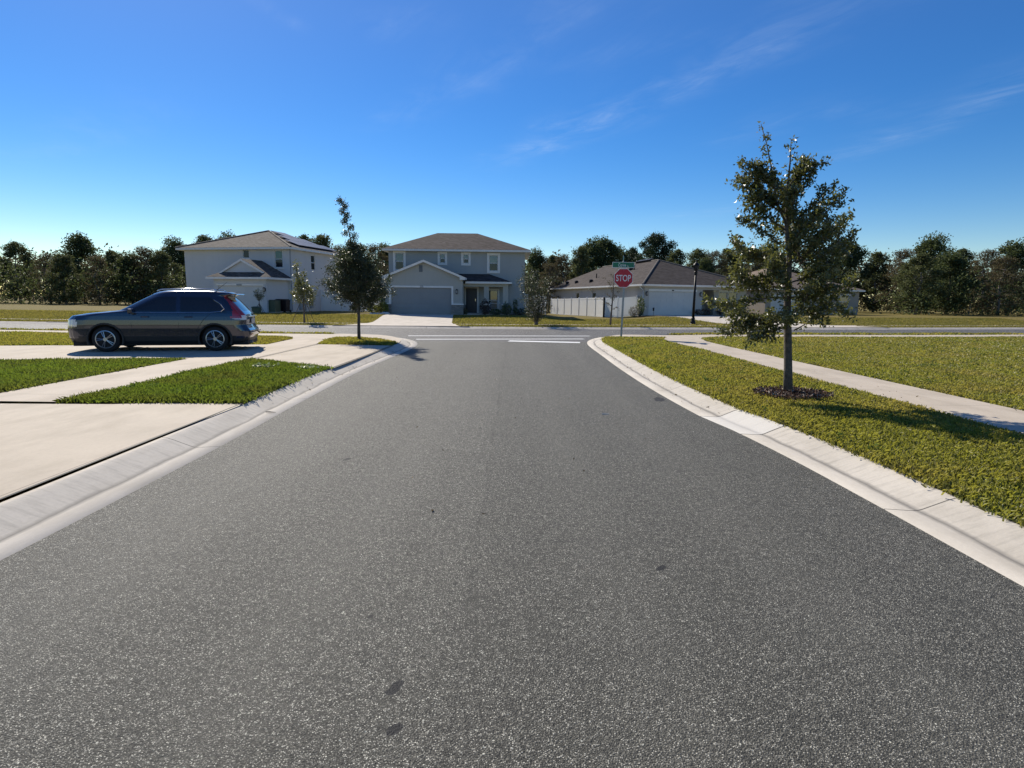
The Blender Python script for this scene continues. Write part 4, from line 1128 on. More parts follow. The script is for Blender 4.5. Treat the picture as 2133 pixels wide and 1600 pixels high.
# left side wall with two small windows
sw = []
for p, q in (((755, 948), (790, 1000)), ((970, 940), (1005, 1000))):
    u0, zb = side_pt(1080 + p[0]*340/2133, 460 + p[1]*340/2133, ER, exr, eyr, 0); u1, _ = side_pt(1080 + q[0]*340/2133, 460 + q[1]*340/2133, ER, exr, eyr, 0)
    lo_, hi_ = min(u0, u1), max(u0, u1)
    mid_ = (lo_+hi_)/2; mid_ = min(mid_, DR-1.2); sw.append((mid_-0.45, mid_+0.45, 1.25, 2.05))
wall_holes(w, 0, DR, -0.5, zer, 0, sw, axis='x', sgn=1)
w.poly([(0, DR, -0.4), (0, DR, zer), (WR, DR, zer), (WR, DR, -0.4)])
w.poly([(gx1r, 0.01, zer-0.35), (bay0, 0.01, zer-0.35), (bay0, 0.01, zer), (gx1r, 0.01, zer)])
w.build('wall', M['stucco_right'], hr)
for b in bw: window(hr, *b, 1.2, up=M['pane_hi'])
t = MB(); t.box(bw[0][0]-0.05, 1.14, bw[0][3]+0.02, bw[1][1]+0.10, 1.2, bw[0][3]+0.20); t.build('window_header', M['trim'], hr)
t = MB(); t.box(bw[0][0]-0.05, 1.14, bw[0][2]-0.12, bw[1][1]+0.10, 1.2, bw[0][2]-0.02); t.build('window_sill', M['trim'], hr)
for b in sw: window(hr, *b, 0, axis='x', sgn=1, up=M['pane_lo'], rail=False)
garage_door(hr, a0, a1, -0.03, at, 0.10, M['gdoor_pale'], 4)
t = MB(); _, tt = rgt(1400, 603, 0); t.box(a0-0.06, -0.05, at, a1+0.12, 0, tt); t.build('door_trim', M['trim'], hr)
k = MB(); k.box((a0+a1)/2-0.10, -0.06, (at+tt)/2-0.045, (a0+a1)/2+0.10, -0.05, (at+tt)/2+0.045); k.build('number_plaque', M['black'], hr)
dd = MB(); dd.box(ed0, 2.66, 0.05, ed1, 2.70, 2.1); do = dd.build('front_door', M['door_dark'], hr)
k = MB(); k.lathe([(0.02, 1.0), (0.035, 1.03), (0.02, 1.06)], 8, ed1-0.1, 2.62); k.build('door_handle', M['chrome'], do)
for p in ((100, 950), (805, 962)):
    lx, lz = rgt(*z4(*p), 0); wall_lantern(hr, lx, lz, 0)
k = MB(); lx, lz = rgt(*z4(1005, 1015), 1.2); k.lathe([(0.05, lz-0.12), (0.07, lz), (0.05, lz+0.12)], 8, lx, 1.14); k.build('wall_light', M['black'], hr)
ov = 0.42
ev = [(-ov, -ov, zer+0.03), (WR+ov, -ov, zer+0.03), (WR+ov, DR+ov, zer+0.03), (-ov, DR+ov, zer+0.03)]
rax, raz = rgt(1371.8, 542.0, 6.1)
rbx = rax
rr = hip_roof(hr, ev, [(rax, 6.1, raz), (rbx, DR-5.6, raz)], [(0, 1, 4), (1, 2, 5, 4), (2, 3, 5), (3, 0, 4, 5)], M['roof_right'], caps=[(0, 4), (1, 4), (4, 5)])
# gutter and downspouts on the left eave
gm = MB(); gm.box(-ov-0.11, -ov-0.05, zer-0.10, -ov-0.002, DR+ov, zer+0.03); gm.box(-ov, -ov-0.11, zer-0.10, WR+ov, -ov-0.035, zer+0.028); gm.build('gutter', M['vinyl'], hr)
for (yy, xx) in ((0.12, -0.05), (11.5, -0.05), (DR-0.2, -0.05)):
    k = MB(); k.tube([(-ov-0.05, yy-0.2, zer-0.10), (-ov-0.05, yy-0.2, zer-0.22), (xx, yy, zer-0.50), (xx, yy, 0.0)], 0.05, 6); k.build('downspout', M['vinyl'], hr)
# vents on the left-hand slope
pa = Vector(ev[3]); pb_ = Vector(ev[0]); pc = Vector((rax, 6.1, raz))
nn = (pb_-pa).cross(pc-pa).normalized()
if nn.z < 0: nn = -nn
def on_slope(px, py):
    n_w = exr*nn.x + eyr*nn.y + Vector((0, 0, nn.z)); p0 = ER + exr*pb_.x + eyr*pb_.y + Vector((0, 0, pb_.z))
    d = ray(px, py); o = Vector((0, 0, CH)); t = (p0-o).dot(n_w)/d.dot(n_w); p = o + d*t - ER
    return Vector((p.dot(exr), p.dot(eyr), p.z))
for i, (zx, zy) in enumerate(((637, 822), (757, 812), (948, 799), (1020, 748), (1468, 642), (1512, 640))):
    q = on_slope(1080 + zx*340/2133, 460 + zy*340/2133)
    k = MB()
    if i in (3, 5): k.lathe([(0.06, q.z-0.05), (0.06, q.z+0.42), (0.075, q.z+0.42), (0.075, q.z+0.47)], 8, q.x, q.y)
    else: k.lathe([(0.20, q.z-0.10), (0.20, q.z+0.10), (0.24, q.z+0.12), (0.20, q.z+0.24), (0.05, q.z+0.28)], 10, q.x, q.y)
    k.build('roof_vent', M['black'], hr)
k = MB(); q0 = on_slope(1325, 549.5); q1 = on_slope(1354, 545.0)
k.add([q0-nn*0.05, q1-nn*0.05, q1+nn*0.22, q0+nn*0.22, q0+Vector((0.5, 0, 0.2))-nn*0.05, q1+Vector((0.5, 0, 0.2))-nn*0.05, q1+Vector((0.5, 0, 0.2))+nn*0.2, q0+Vector((0.5, 0, 0.2))+nn*0.2], [(0, 1, 2, 3), (4, 7, 6, 5), (3, 2, 6, 7), (0, 4, 5, 1), (0, 3, 7, 4), (1, 5, 6, 2)])
k.build('off_ridge_vent', M['black'], hr)
def rw(x, y): p = ER + exr*x + eyr*y; return (p.x, p.y)
DR_ROWS = [((15.7, yfar(15.7)+0.5), (24.6, yfar(24.6)+0.5)), (rw(a0+0.1, -12.6), rw(a1+2.2, -11.5)), (rw(a0-0.1, -4.0), rw(a1+1.6, -4.0)), (rw(a0-0.1, 0.1), rw(gx1r+1.2, 0.1))]
drape('driveway', DR_ROWS, M['drive_far'], 0.014)
DRIVE_R = [r[0] for r in DR_ROWS] + [r[1] for r in DR_ROWS[::-1]]

# ------------------------------------------------------------------ third house far right (tan, half hidden by the tree)
YT_ = math.radians(20.0)
ET = Vector((26.0, 60.0, 0.40))
def tan_(px, py, yd=0.0): return local_pt(px, py, ET, YT_, yd)
ht = thing('single_storey_house', 'tan single-storey house with light brown roof, half hidden behind the nearest oak', 'house', ET, YT_)
WT, DT, zet = 13.0, 13.0, 2.7
w = MB()
hol = [(7.6, 9.0, 0.7, 2.1), (10.2, 11.6, 0.7, 2.1)]
wall_holes(w, 0, WT, -0.5, zet, 0, [(0.7, 5.6, -0.51, 2.15)] + hol)
w.poly([(0, 0, -0.5), (0, 0, zet), (0, DT, zet), (0, DT, -0.5)]); w.poly([(WT, 0, -0.5), (WT, DT, -0.5), (WT, DT, zet), (WT, 0, zet)]); w.poly([(0, DT, -0.5), (0, DT, zet), (WT, DT, zet), (WT, DT, -0.5)])
w.build('wall', M['stucco_tan'], ht)
for b in hol: window(ht, *b, 0, sill=0.09)
garage_door(ht, 0.7, 5.6, -0.03, 2.15, 0.10, M['gdoor_pale'])
hip_roof(ht, [(-0.4, -0.4, zet), (WT+0.4, -0.4, zet), (WT+0.4, DT+0.4, zet), (-0.4, DT+0.4, zet)], [(6.4, 6.3, 5.3), (6.6, 6.7, 5.3)], [(0, 1, 5, 4), (1, 2, 5), (2, 3, 4, 5), (3, 0, 4)], M['roof_tan'])

# ------------------------------------------------------------------ white vinyl fences
def fence(label, runs, h, cap=True):
    """runs: polylines of (x, y, z) post feet; the Empty stands at the first post"""
    b0 = Vector(runs[0][0]); o = thing('vinyl_fence', label, 'fence', b0)
    for run_ in runs:
        P = [Vector(p) - b0 for p in run_]
        for a, b in zip(P[:-1], P[1:]):
            t = Vector((b.x-a.x, b.y-a.y, 0)); L = t.length; t.normalize(); n = Vector((-t.y, t.x, 0))
            m = MB()
            def slab(z0, z1, th):
                va = [a+t*0.06, b-t*0.06]
                vs = []
                for zz in (z0, z1):
                    for q, s in ((0, -1), (1, -1), (1, 1), (0, 1)): vs.append(va[q] + n*(th*s) + Vector((0, 0, zz)))
                m.add(vs, [(0, 3, 2, 1), (4, 5, 6, 7), (0, 1, 5, 4), (1, 2, 6, 5), (2, 3, 7, 6), (3, 0, 4, 7)])
            slab(0.04, 0.17, 0.030); slab(0.17, h-0.13, 0.016); slab(h-0.13, h, 0.030)
            for j in range(1, int(L/0.28)):
                c = a + t*(0.06 + j*0.28); dz = (b.z-a.z)*(j*0.28/L)
                m.add([c-t*0.006-n*0.019+Vector((0, 0, 0.17+dz*0)), c+t*0.006-n*0.019+Vector((0, 0, 0.17)), c+t*0.006-n*0.019+Vector((0, 0, h-0.13)), c-t*0.006-n*0.019+Vector((0, 0, h-0.13))], [(0, 1, 2, 3)])
            m.build('panel', M['vinyl'], o)
        for p in P:
            m = MB(); m.box(p.x-0.065, p.y-0.065, p.z-0.2, p.x+0.065, p.y+0.065, p.z+h+0.04)
            m.add([(p.x-0.085, p.y-0.085, p.z+h+0.04), (p.x+0.085, p.y-0.085, p.z+h+0.04), (p.x+0.085, p.y+0.085, p.z+h+0.04), (p.x-0.085, p.y+0.085, p.z+h+0.04), (p.x, p.y, p.z+h+0.11)], [(0, 3, 2, 1), (0, 1, 4), (1, 2, 4), (2, 3, 4), (3, 0, 4)])
            m.build('post', M['vinyl'], o)
    return o
def lerp3(a, b, n): return [tuple(Vector(a).lerp(Vector(b), k/n)) for k in range(n+1)]
def G3(x, y): return (x, y, gz(x, y) - 0.02)
fpost = [(425, 1222), (507, 1226), (595, 1229), (688, 1233), (787, 1239), (890, 1244), (1003, 1250), (1112, 1253)]
pts = []
for i, (zx, zy) in enumerate(fpost):
    t = i / 7; Y = 66.0 + (50.0 - 66.0)*t; p = atY(1080 + zx*340/2133, 460 + zy*340/2133, Y); pts.append((p.x, p.y, gz(p.x, p.y)-0.02))
gate = [pts[-1], (9.15, 50.75, gz(9.15, 50.75)-0.02), (10.9, 51.2, gz(10.9, 51.2)-0.02)]
fence('white vinyl privacy fence running beside the single-storey house, behind the stop sign', [pts[::-1] , gate], 1.72)
a, b = G3(1.0, 52.5), pts[0]
fence('white vinyl fence closing the gap behind the bushy vase-shaped shrub, beside the grey house', [lerp3(a, (3.2, 57, 0.25), 3)], 1.75)
fence('white vinyl fence between the pale house and the grey house, behind the cone-shaped tree', [lerp3(G3(-16.9, 51.4), G3(-10.1, 52.4), 4)], 1.75)

# ------------------------------------------------------------------ tree maker
def rot_about(v, axis, a): return Matrix.Rotation(a, 3, axis) @ v
class Tree:
    def __init__(s, seed): s.R = random.Random(seed); s.rng = np.random.default_rng(seed); s.mb = MB(); s.P = []
    def path(s, a, d, L, n=5, curl=0.25, wob=0.08):
        p = Vector(a); d = Vector(d).normalized(); out = [p.copy()]
        for i in range(n):
            d = (d + Vector((s.R.gauss(0, wob), s.R.gauss(0, wob), s.R.gauss(0, wob) + curl/n))).normalized()
            p = p + d*(L/n); out.append(p.copy())
        return out
    def limb(s, pts, r0, r1, n=5): k = len(pts); s.mb.tube(pts, [r0 + (r1-r0)*(i/(k-1)) for i in range(k)], n)
    def anchors(s, pts, f0, step, jit):
        for a, b in zip(pts[:-1], pts[1:]):
            L = (b-a).length; m = max(1, int(L/step))
            for j in range(m): s.P.append(a.lerp(b, (j + s.R.random())/m) + Vector((s.R.gauss(0, jit), s.R.gauss(0, jit), s.R.gauss(0, jit))))
    def branch(s, a, d, L, r, subs, step, jit, curl=0.3, f0=0.25, sublen=0.45, twigs=2):
        pts = s.path(a, d, L, 6, curl); s.limb(pts, r, r*0.25)
        s.anchors(pts[max(1, int(f0*6)):], 0, step, jit)
        for j in range(subs):
            f = 0.2 + 0.75*(j + s.R.random())/max(1, subs); i = min(5, int(f*6)); p = pts[i].lerp(pts[i+1], f*6-i)
            t = (pts[i+1]-pts[i]).normalized(); ax = t.orthogonal(); ax = rot_about(ax, t, s.R.uniform(0, 2*math.pi))
            dd = rot_about(t, ax, s.R.uniform(0.5, 1.1)); LL = L*sublen*(1-0.5*f)*s.R.uniform(0.7, 1.3)
            q = s.path(p, dd, LL, 4, curl*0.8, 0.12); s.limb(q, r*0.4, r*0.12, 4); s.anchors(q, 0, step, jit)
            for k in range(twigs):
                i2 = s.R.randint(1, 3); t2 = (q[i2+1]-q[i2]).normalized(); ax2 = rot_about(t2.orthogonal(), t2, s.R.uniform(0, 6.28))
                q2 = s.path(q[i2], rot_about(t2, ax2, s.R.uniform(0.5, 1.0)), LL*0.45, 3, 0.2, 0.12); s.limb(q2, r*0.15, r*0.06, 3); s.anchors(q2, 0, step, jit)
    def finish(s, name, label, cat, loc, L, Wd, leafmat_, barkmat, per=3, group=None, spread=0.03, yaw=0, crown='crown', scale=None):
        o = thing(name, label, cat, loc, yaw, group)
        s.mb.build('trunk', barkmat, o, smooth=True)
        if s.P and per:
            P = np.repeat(np.array([tuple(p) for p in s.P]), per, 0); P = P + s.rng.normal(size=P.shape)*spread
            quads_np(crown, leaf_verts(P, L, Wd, s.rng, bias=np.array([0, 0, 0.15])), leafmat_, o)
        if scale: o.scale = (scale,)*3
        return o

# young oak on the right, in front
T = Tree(11); R_ = T.R
bt = gnd(1642, 826, ZL)
def bigpt(px, py, dy=0.0):
    p = atY(px, py, bt.y + dy) - bt; return Vector((p.x, dy, p.z))
lead = [Vector((0, 0, -0.05)), bigpt(1641, 700)*0.5, bigpt(1641, 700), bigpt(1640, 620, 0.02), bigpt(1644, 540, 0.04), bigpt(1638, 470, 0.0), bigpt(1640, 400, -0.03), bigpt(1646, 335, 0.0), bigpt(1648, 290, 0.0)]
T.mb.tube(lead, [0.078, 0.064, 0.060, 0.054, 0.042, 0.030, 0.020, 0.011, 0.004], 10)
T.anchors(lead[5:], 0, 0.035, 0.05)
l2 = [lead[5], bigpt(1618, 420, -0.05), bigpt(1607, 350, -0.08), bigpt(1597, 300, -0.06), bigpt(1585, 258, -0.05)]
T.limb(l2, 0.018, 0.004, 6); T.anchors(l2[1:], 0, 0.035, 0.05)
for (sx, sy, ex, ey, dy, L_) in ((1640, 655, 1520, 668, -0.15, 0), (1641, 670, 1505, 660, 0.2, 0), (1640, 600, 1500, 588, 0.1, 0), (1641, 620, 1468, 604, -0.2, 0), (1641, 680, 1545, 700, -0.3, 0), (1640, 560, 1507, 520, 0.1, 0), (1642, 540, 1512, 478, -0.2, 0),
                                 (1640, 520, 1530, 452, 0.25, 0), (1638, 480, 1537, 420, 0.1, 0), (1639, 450, 1528, 340, -0.1, 0), (1638, 430, 1530, 382, 0.2, 0), (1640, 400, 1545, 360, -0.1, 0), (1640, 672, 1490, 668, 0.05, 0), (1640, 575, 1515, 560, -0.1, 0), (1625, 440, 1560, 400, 0.0, 0), (1615, 395, 1560, 345, 0.05, 0),
                                 (1640, 650, 1775, 655, 0.15, 0), (1640, 620, 1800, 600, -0.1, 0), (1641, 590, 1770, 545, 0.2, 0), (1641, 550, 1785, 490, -0.15, 0), (1640, 510, 1745, 440, 0.15, 0), (1640, 470, 1735, 390, -0.1, 0), (1640, 430, 1712, 352, 0.1, 0), (1643, 390, 1690, 318, -0.05, 0),
                                 (1640, 600, 1600, 520, 0.75, 0), (1640, 560, 1665, 470, 0.7, 0), (1640, 600, 1610, 525, -0.7, 0), (1640, 550, 1680, 460, -0.65, 0), (1640, 480, 1625, 400, 0.45, 0), (1640, 470, 1660, 385, -0.45, 0), (1640, 430, 1655, 340, 0.25, 0)):
    a = bigpt(sx, sy); b = bigpt(ex, ey, dy); d = (b-a)
    T.branch(a, d + Vector((0, 0, -0.03)), d.length*0.95, 0.015, 9, 0.030, 0.022, curl=0.10, sublen=0.34, f0=0.30, twigs=1)
n_b = 16
for i in range(n_b):
    z = 1.02 + 1.7*(i + R_.random())/n_b; az = i*2.4 + R_.uniform(-.4, .4)
    if math.cos(az) < -0.2 and z < 2.4: az += 1.9
    prof = 0.95 if z < 2.2 else max(0.22, 0.95 - 0.62*(z-2.2)/1.6)
    if math.cos(az) > 0.2: prof *= 0.8 if z < 2.6 else 0.6
    T.branch(Vector((0, 0, z)), Vector((math.cos(az), math.sin(az), R_.uniform(0.15, 0.75 if z < 2.8 else 0.4))), prof*R_.uniform(0.75, 1.1), 0.013, 7, 0.034, 0.026, curl=0.2, sublen=0.38, twigs=1)
for (dx, dy, zt_) in ((0.45, 0.15, 2.8), (-0.12, 0.28, 3.3)):
    a = Vector((0, 0, 2.2)); b = Vector((dx, dy, zt_)); T.branch(a, b-a, (b-a).length, 0.02, 8, 0.045, 0.03, curl=0.2, sublen=0.25, f0=0.5)
T.finish('oak_tree', 'young oak with sparkling leaves and a dark slim trunk, nearest tree, on the right verge', 'tree', bt, 0.068, 0.031, M['oak'], M['bark'], per=5, spread=0.024)

# mulch ring and chips under it
mr = MB(); n = 28
ring = [(bt.x + 0.05 + (0.52+0.07*math.sin(3*i)+0.05*math.sin(7*i))*math.cos(2*math.pi*i/n), bt.y + (0.42+0.05*math.cos(2.3*i))*math.sin(2*math.pi*i/n), ZL+0.03) for i in range(n)]
mr.add(ring + [(bt.x, bt.y, ZL+0.085)], [(i, (i+1) % n, n) for i in range(n)])
struct(mr.build('mulch_bed', M['mulch']))
rng = np.random.default_rng(5); N = 1500
a_ = rng.uniform(0, 2*np.pi, N); q_ = np.sqrt(rng.uniform(0, 1, N))*0.60
Pm = np.stack([bt.x+0.05+q_*np.cos(a_), bt.y+q_*0.85*np.sin(a_), ZL+0.065+0.03*(1-q_/0.6)+rng.uniform(0, .015, N)], 1)
stuff(quads_np('mulch_chips', leaf_verts(Pm, 0.05, 0.022, rng, flat=0.6), M['chip']), 'red-brown mulch chips heaped round the nearest tree trunk', 'mulch')

# cone-shaped oak on the island
def cone_oak(seed, Hh, cb, prof, nb, leanx, r0, step, jit, subs):
    T = Tree(seed); R_ = T.R; n = 12
    lead = [Vector((leanx*max(0, (i/n-0.45)/0.55)**1.2 + R_.gauss(0, .012)*(i > 1), R_.gauss(0, .012)*(i > 1), Hh*i/n - (0.05 if i == 0 else 0))) for i in range(n+1)]
    T.mb.tube(lead, [r0*(1 - 0.97*(i/n)**0.8) + 0.003 for i in range(n+1)], 8)
    T.anchors(lead[8:], 0, 0.16, 0.035)
    for i in range(nb):
        z = cb + (Hh*0.985-cb)*((i + R_.random())/nb)**1.0; k = z/Hh*n; j = min(n-1, int(k)); p = lead[j].lerp(lead[j+1], k-j)
        if z > Hh*0.66 and i % 4: continue
        az = i*2.399 + R_.uniform(-.5, .5); rr_ = prof(z)*R_.uniform(0.72, 1.15)
        T.branch(p, Vector((math.cos(az), math.sin(az), R_.uniform(0.1, 0.7))), rr_, max(0.004, 0.017*rr_), subs if rr_ > 0.35 else 3, step, jit, curl=0.2, sublen=0.55)
    return T
ti = gnd(748, 709, ZL)
def prof1(z): return float(np.interp(z, [0.9, 1.2, 1.55, 2.05, 2.6, 3.0, 3.35, 3.7, 4.1, 4.6, 5.1], [0.58, 1.10, 1.28, 1.04, 0.70, 0.40, 0.16, 0.22, 0.12, 0.11, 0.05]))
T = cone_oak(4, 5.02, 0.95, prof1, 92, -0.52, 0.062, 0.040, 0.04, 8)
T.finish('oak_tree', 'dense dark cone-shaped oak with a thin leaning tip, on the island by the left kerb', 'tree', ti, 0.058, 0.030, M['oak_dark'], M['bark'], per=5, spread=0.045)

# sparse staked oak in the far verge, left
ts = gnd(634, 672, 0.11)
def prof2(z): return float(np.interp(z, [0.9, 1.2, 1.7, 2.2, 2.6, 3.1, 3.6], [0.75, 0.85, 0.62, 0.40, 0.55, 0.42, 0.12]))
T = cone_oak(9, 3.55, 0.95, prof2, 34, -0.45, 0.06, 0.055, 0.07, 6)
o = T.finish('oak_tree', 'sparse young oak held by stakes in the far verge, before the pale blue-grey house', 'tree', ts, 0.105, 0.05, M['oak'], M['bark'], per=2, spread=0.06)
for (dx, dy) in ((-0.72, -0.1), (0.5, 0.35), (0.35, -0.35)):
    k = MB(); k.tube([(dx, dy, -0.05), (0.03*dx, 0.03*dy, 1.55)], 0.016, 5); k.build('stake', M['bark'], o)

# bushy vase-shaped shrub in the far verge, middle
tb = gnd(1117, 677, 0.11); T = Tree(21); R_ = T.R
for i in range(26):
    az = i*2.399; e = R_.uniform(1.6, 4.6) if i > 7 else R_.uniform(0.9, 2.0)
    L_ = R_.uniform(2.0, 3.5) if i > 7 else R_.uniform(1.0, 1.7)
    T.branch(Vector((0.05*math.cos(az), 0.05*math.sin(az), 0.1)), Vector((math.cos(az), math.sin(az), e)), L_*0.93, 0.020, 8, 0.085, 0.05, curl=0.5, f0=0.35, sublen=0.38)
T.mb.tube([(0, 0, -0.05), (0, 0, 0.35)], [0.13, 0.09], 8)
T.finish('crape_myrtle', 'vase-shaped many-stemmed shrub with small dark leaves, in the far verge by the grey house', 'shrub', tb, 0.075, 0.04, M['oak_dark'], M['bark'], per=2, spread=0.04)

# thin bare sapling left of the stop sign
tp = gnd(1271, 677, 0.11); T = Tree(31); R_ = T.R
ld = [Vector((0, 0, -0.05)), Vector((0.05, 0, 0.9)), Vector((0.10, 0, 1.8)), Vector((0.13, 0, 2.6)), Vector((0.10, 0, 3.2))]
T.mb.tube(ld, [0.065, 0.05, 0.036, 0.02, 0.006], 7)
for i in range(13):
    z = 0.95 + 2.1*i/13; az = i*2.4; T.branch(Vector((0.06+0.02*z, 0, z)), Vector((math.cos(az), math.sin(az)*0.8, R_.uniform(0.25, 0.9))), R_.uniform(0.35, 0.85)*(1.15-0.25*z/3.2), 0.011, 3, 0.30, 0.03, curl=0.25)
T.branch(Vector((0.08, 0, 1.15)), Vector((-1, 0.1, 0.55)), 1.15, 0.014, 3, 0.3, 0.03, curl=0.15)
T.finish('bare_sapling', 'thin bare sapling in the far verge just left of the stop sign', 'tree', tp, 0.07, 0.035, M['rust'], M['bark'], per=1, spread=0.03)

# staked tuft-topped sapling by the pale house
pS = gnd(541, 656, 0.26); T = Tree(41); R_ = T.R
T.mb.tube([(0, 0, -0.05), (0.01, 0, 0.8), (0.0, 0, 1.15)], [0.04, 0.032, 0.02], 6)
for i in range(16):
    az = i*2.4; T.branch(Vector((0, 0, 1.0)), Vector((math.cos(az), math.sin(az), R_.uniform(0.8, 2.6))), R_.uniform(0.5, 1.0), 0.008, 4, 0.09, 0.03, curl=0.3)
o = T.finish('crape_myrtle', 'small tuft-topped sapling tied to stakes beside the pale house garage', 'tree', pS, 0.08, 0.03, M['olive'], M['bark'], per=1, spread=0.04)
for dx in (-0.55, 0.55, 0.1):
    k = MB(); k.tube([(dx, -0.1 if dx != 0.1 else 0.5, -0.05), (0, 0, 0.85)], 0.018, 5); k.build('stake', M['bark'], o)

# ------------------------------------------------------------------ shrubs by the houses
def shrub(name, label, loc, rx, ry, rz, mat, n=700, L=0.09, Wd=0.045, seed=0, up=0.0, cat='shrub', stems=7, group=None):
    rng = np.random.default_rng(seed); R_ = random.Random(seed)
    o = thing(name, label, cat, loc, 0, group)
    m = MB()
    for i in range(stems):
        a = i*2.4; m.tube([(0.04*math.cos(a), 0.04*math.sin(a), -0.03), (0.35*rx*math.cos(a), 0.35*ry*math.sin(a), rz*0.8), (0.65*rx*math.cos(a), 0.65*ry*math.sin(a), rz*1.3)], [0.016, 0.011, 0.005], 5)
    m.build('stem', M['bark'], o)
    v = rng.normal(size=(n, 3)); v /= np.linalg.norm(v, axis=1)[:, None]
    r = rng.uniform(0.45, 1.0, n)**0.5 * (1 + 0.16*np.sin(v[:, 0]*7+seed) * np.sin(v[:, 2]*6+2))
    P = v*r[:, None]*np.array([rx, ry, rz]) + np.array([0, 0, rz])
    P = P[P[:, 2] > 0.02]
    quads_np('foliage', leaf_verts(P, L, Wd, rng, bias=np.array([0, 0, up])), mat, o)
    return o
def at_lot(px, py, Y):
    p = atY(px, py, Y); return Vector((p.x, p.y, gz(p.x, p.y)-0.01))
# by the single-storey house
def rp(x, y): p = ER + exr*x + eyr*y; return Vector((p.x, p.y, gz(p.x, p.y)-0.01))
def xr_at(px, yd): return rgt(px, 650, yd)[0]
shrub('round_shrub', 'clipped dark round shrub at the left end of the row under the twin window', rp(xr_at(1500, 0.6), 0.6), 0.35, 0.32, 0.52, M['shrubred'], 520, seed=2, group='clipped shrubs under the twin window')
shrub('round_shrub', 'clipped dark round shrub under the left half of the twin window', rp(xr_at(1515, 0.5), 0.5), 0.33, 0.32, 0.55, M['shrubred'], 520, seed=3, group='clipped shrubs under the twin window')
shrub('round_shrub', 'clipped dark round shrub under the right half of the twin window', rp(xr_at(1535.5, 0.5), 0.5), 0.40, 0.35, 0.55, M['shrubred'], 560, seed=4, group='clipped shrubs under the twin window')
shrub('round_shrub', 'clipped dark round shrub at the right end of the row under the twin window', rp(xr_at(1551.5, 0.5), 0.5), 0.33, 0.30, 0.48, M['shrubred'], 500, seed=5, group='clipped shrubs under the twin window')
shrub('grassy_shrub', 'low dark spreading shrub beside the garage door at the recessed entry', rp(xr_at(1463, -0.4), -0.4), 0.85, 0.35, 0.28, M['shrubred'], 600, 0.16, 0.03, 6, up=0.7)
shrub('dry_shrub', 'pale dry rounded shrub at the garage corner right of the stop sign', rp(xr_at(1321, -1.0), -1.0), 0.48, 0.45, 0.50, M['twig_leaf'], 1100, 0.08, 0.03, 7, stems=14)
shrub('leafy_shrub', 'taller green leafy shrub behind the dry shrub at the garage corner', rp(xr_at(1334, -0.6), -0.6), 0.34, 0.32, 0.85, M['shrubgreen'], 700, 0.13, 0.06, 8)
k = thing('garden_light', 'small black stake lantern in front of the pale garage door', 'garden light', rp(xr_at(1361, -0.9), -0.9))
q = MB(); q.tube([(0, 0, -0.1), (0.01, 0, 0.42)], 0.012, 6); q.build('stake', M['black'], k)
q = MB(); q.lathe([(0.03, 0.40), (0.075, 0.45), (0.06, 0.60), (0.10, 0.61), (0.03, 0.70)], 8); q.build('lantern', M['black'], k)
bedr = MB(); bp = [rw(-1.1, -1.7), rw(0.25, -1.6), rw(0.25, -0.02), rw(-1.1, -0.02)]
bedr.poly([(p[0], p[1], gz(*p)+0.012) for p in bp]); b2 = [rw(gx1r+1.3, -0.9), rw(WR+0.5, -0.6), rw(WR+0.5, 1.15), rw(gx1r+1.3, 1.15)]
bedr.poly([(p[0], p[1], gz(*p)+0.012) for p in b2]); struct(bedr.build('mulch_bed', M['mulch']))
# by the middle house
def mp_(px, yd): x = mid(px, 640, yd)[0]; p = EM + Vector((x, yd, 0)); return Vector((p.x, p.y, gz(p.x, p.y)-0.01))
shrub('leafy_shrub', 'yellow-green leafy shrub lit by the sun beside the grey garage', mp_(797, -0.45), 0.42, 0.35, 0.46, M['shrubyellow'], 520, 0.15, 0.09, 12)
shrub('leafy_shrub', 'small yellow-green shrub left of the larger one by the grey garage', mp_(776, -0.3), 0.42, 0.3, 0.36, M['shrubyellow'], 420, 0.15, 0.08, 13)
T = Tree(17); R_ = T.R
T.mb.tube([(0, 0, -0.05), (0.04, 0, 0.5), (0.0, 0, 1.4)], [0.05, 0.045, 0.02], 6)
for i in range(14):
    az = i*2.4; T.branch(Vector((0.02, 0, 0.7+0.05*i)), Vector((math.cos(az), math.sin(az), 0.9)), R_.uniform(0.5, 0.9), 0.01, 4, 0.10, 0.05)
T.finish('small_tree', 'small multi-branched tree growing out of the yellow-green shrubs', 'tree', mp_(787, -0.2), 0.11, 0.05, M['shrubgreen'], M['bark'], per=2, spread=0.05)
shrub('leafy_shrub', 'dark red-leaved plant at the foot of the first porch column', mp_(1010, 0.45), 0.42, 0.25, 0.62, M['shrubred'], 520, 0.13, 0.05, 14, up=0.5)
shrub('leafy_shrub', 'low dark green plant below the porch window', mp_(1033, 0.4), 0.5, 0.25, 0.24, M['shrubgreen'], 420, 0.12, 0.05, 15, up=0.4)
shrub('leafy_shrub', 'dark green plant at the foot of the second porch column', mp_(1056, 0.5), 0.42, 0.3, 0.50, M['shrubgreen'], 520, 0.13, 0.05, 16, up=0.5)
shrub('leafy_shrub', 'upright thin green plant right of the porch', mp_(1073.5, 1.2), 0.20, 0.2, 0.62, M['shrubgreen'], 320, 0.14, 0.05, 17, up=0.8)
shrub('leafy_shrub', 'low dark hedge plant at the right corner of the grey house', mp_(1086, 1.9), 0.75, 0.3, 0.28, M['oak_dark'], 600, 0.11, 0.05, 18)
shrub('leafy_shrub', 'dark plant tucked beside the front door step', mp_(968, 0.35), 0.25, 0.2, 0.26, M['oak_dark'], 260, 0.10, 0.05, 19)
bm_ = MB()
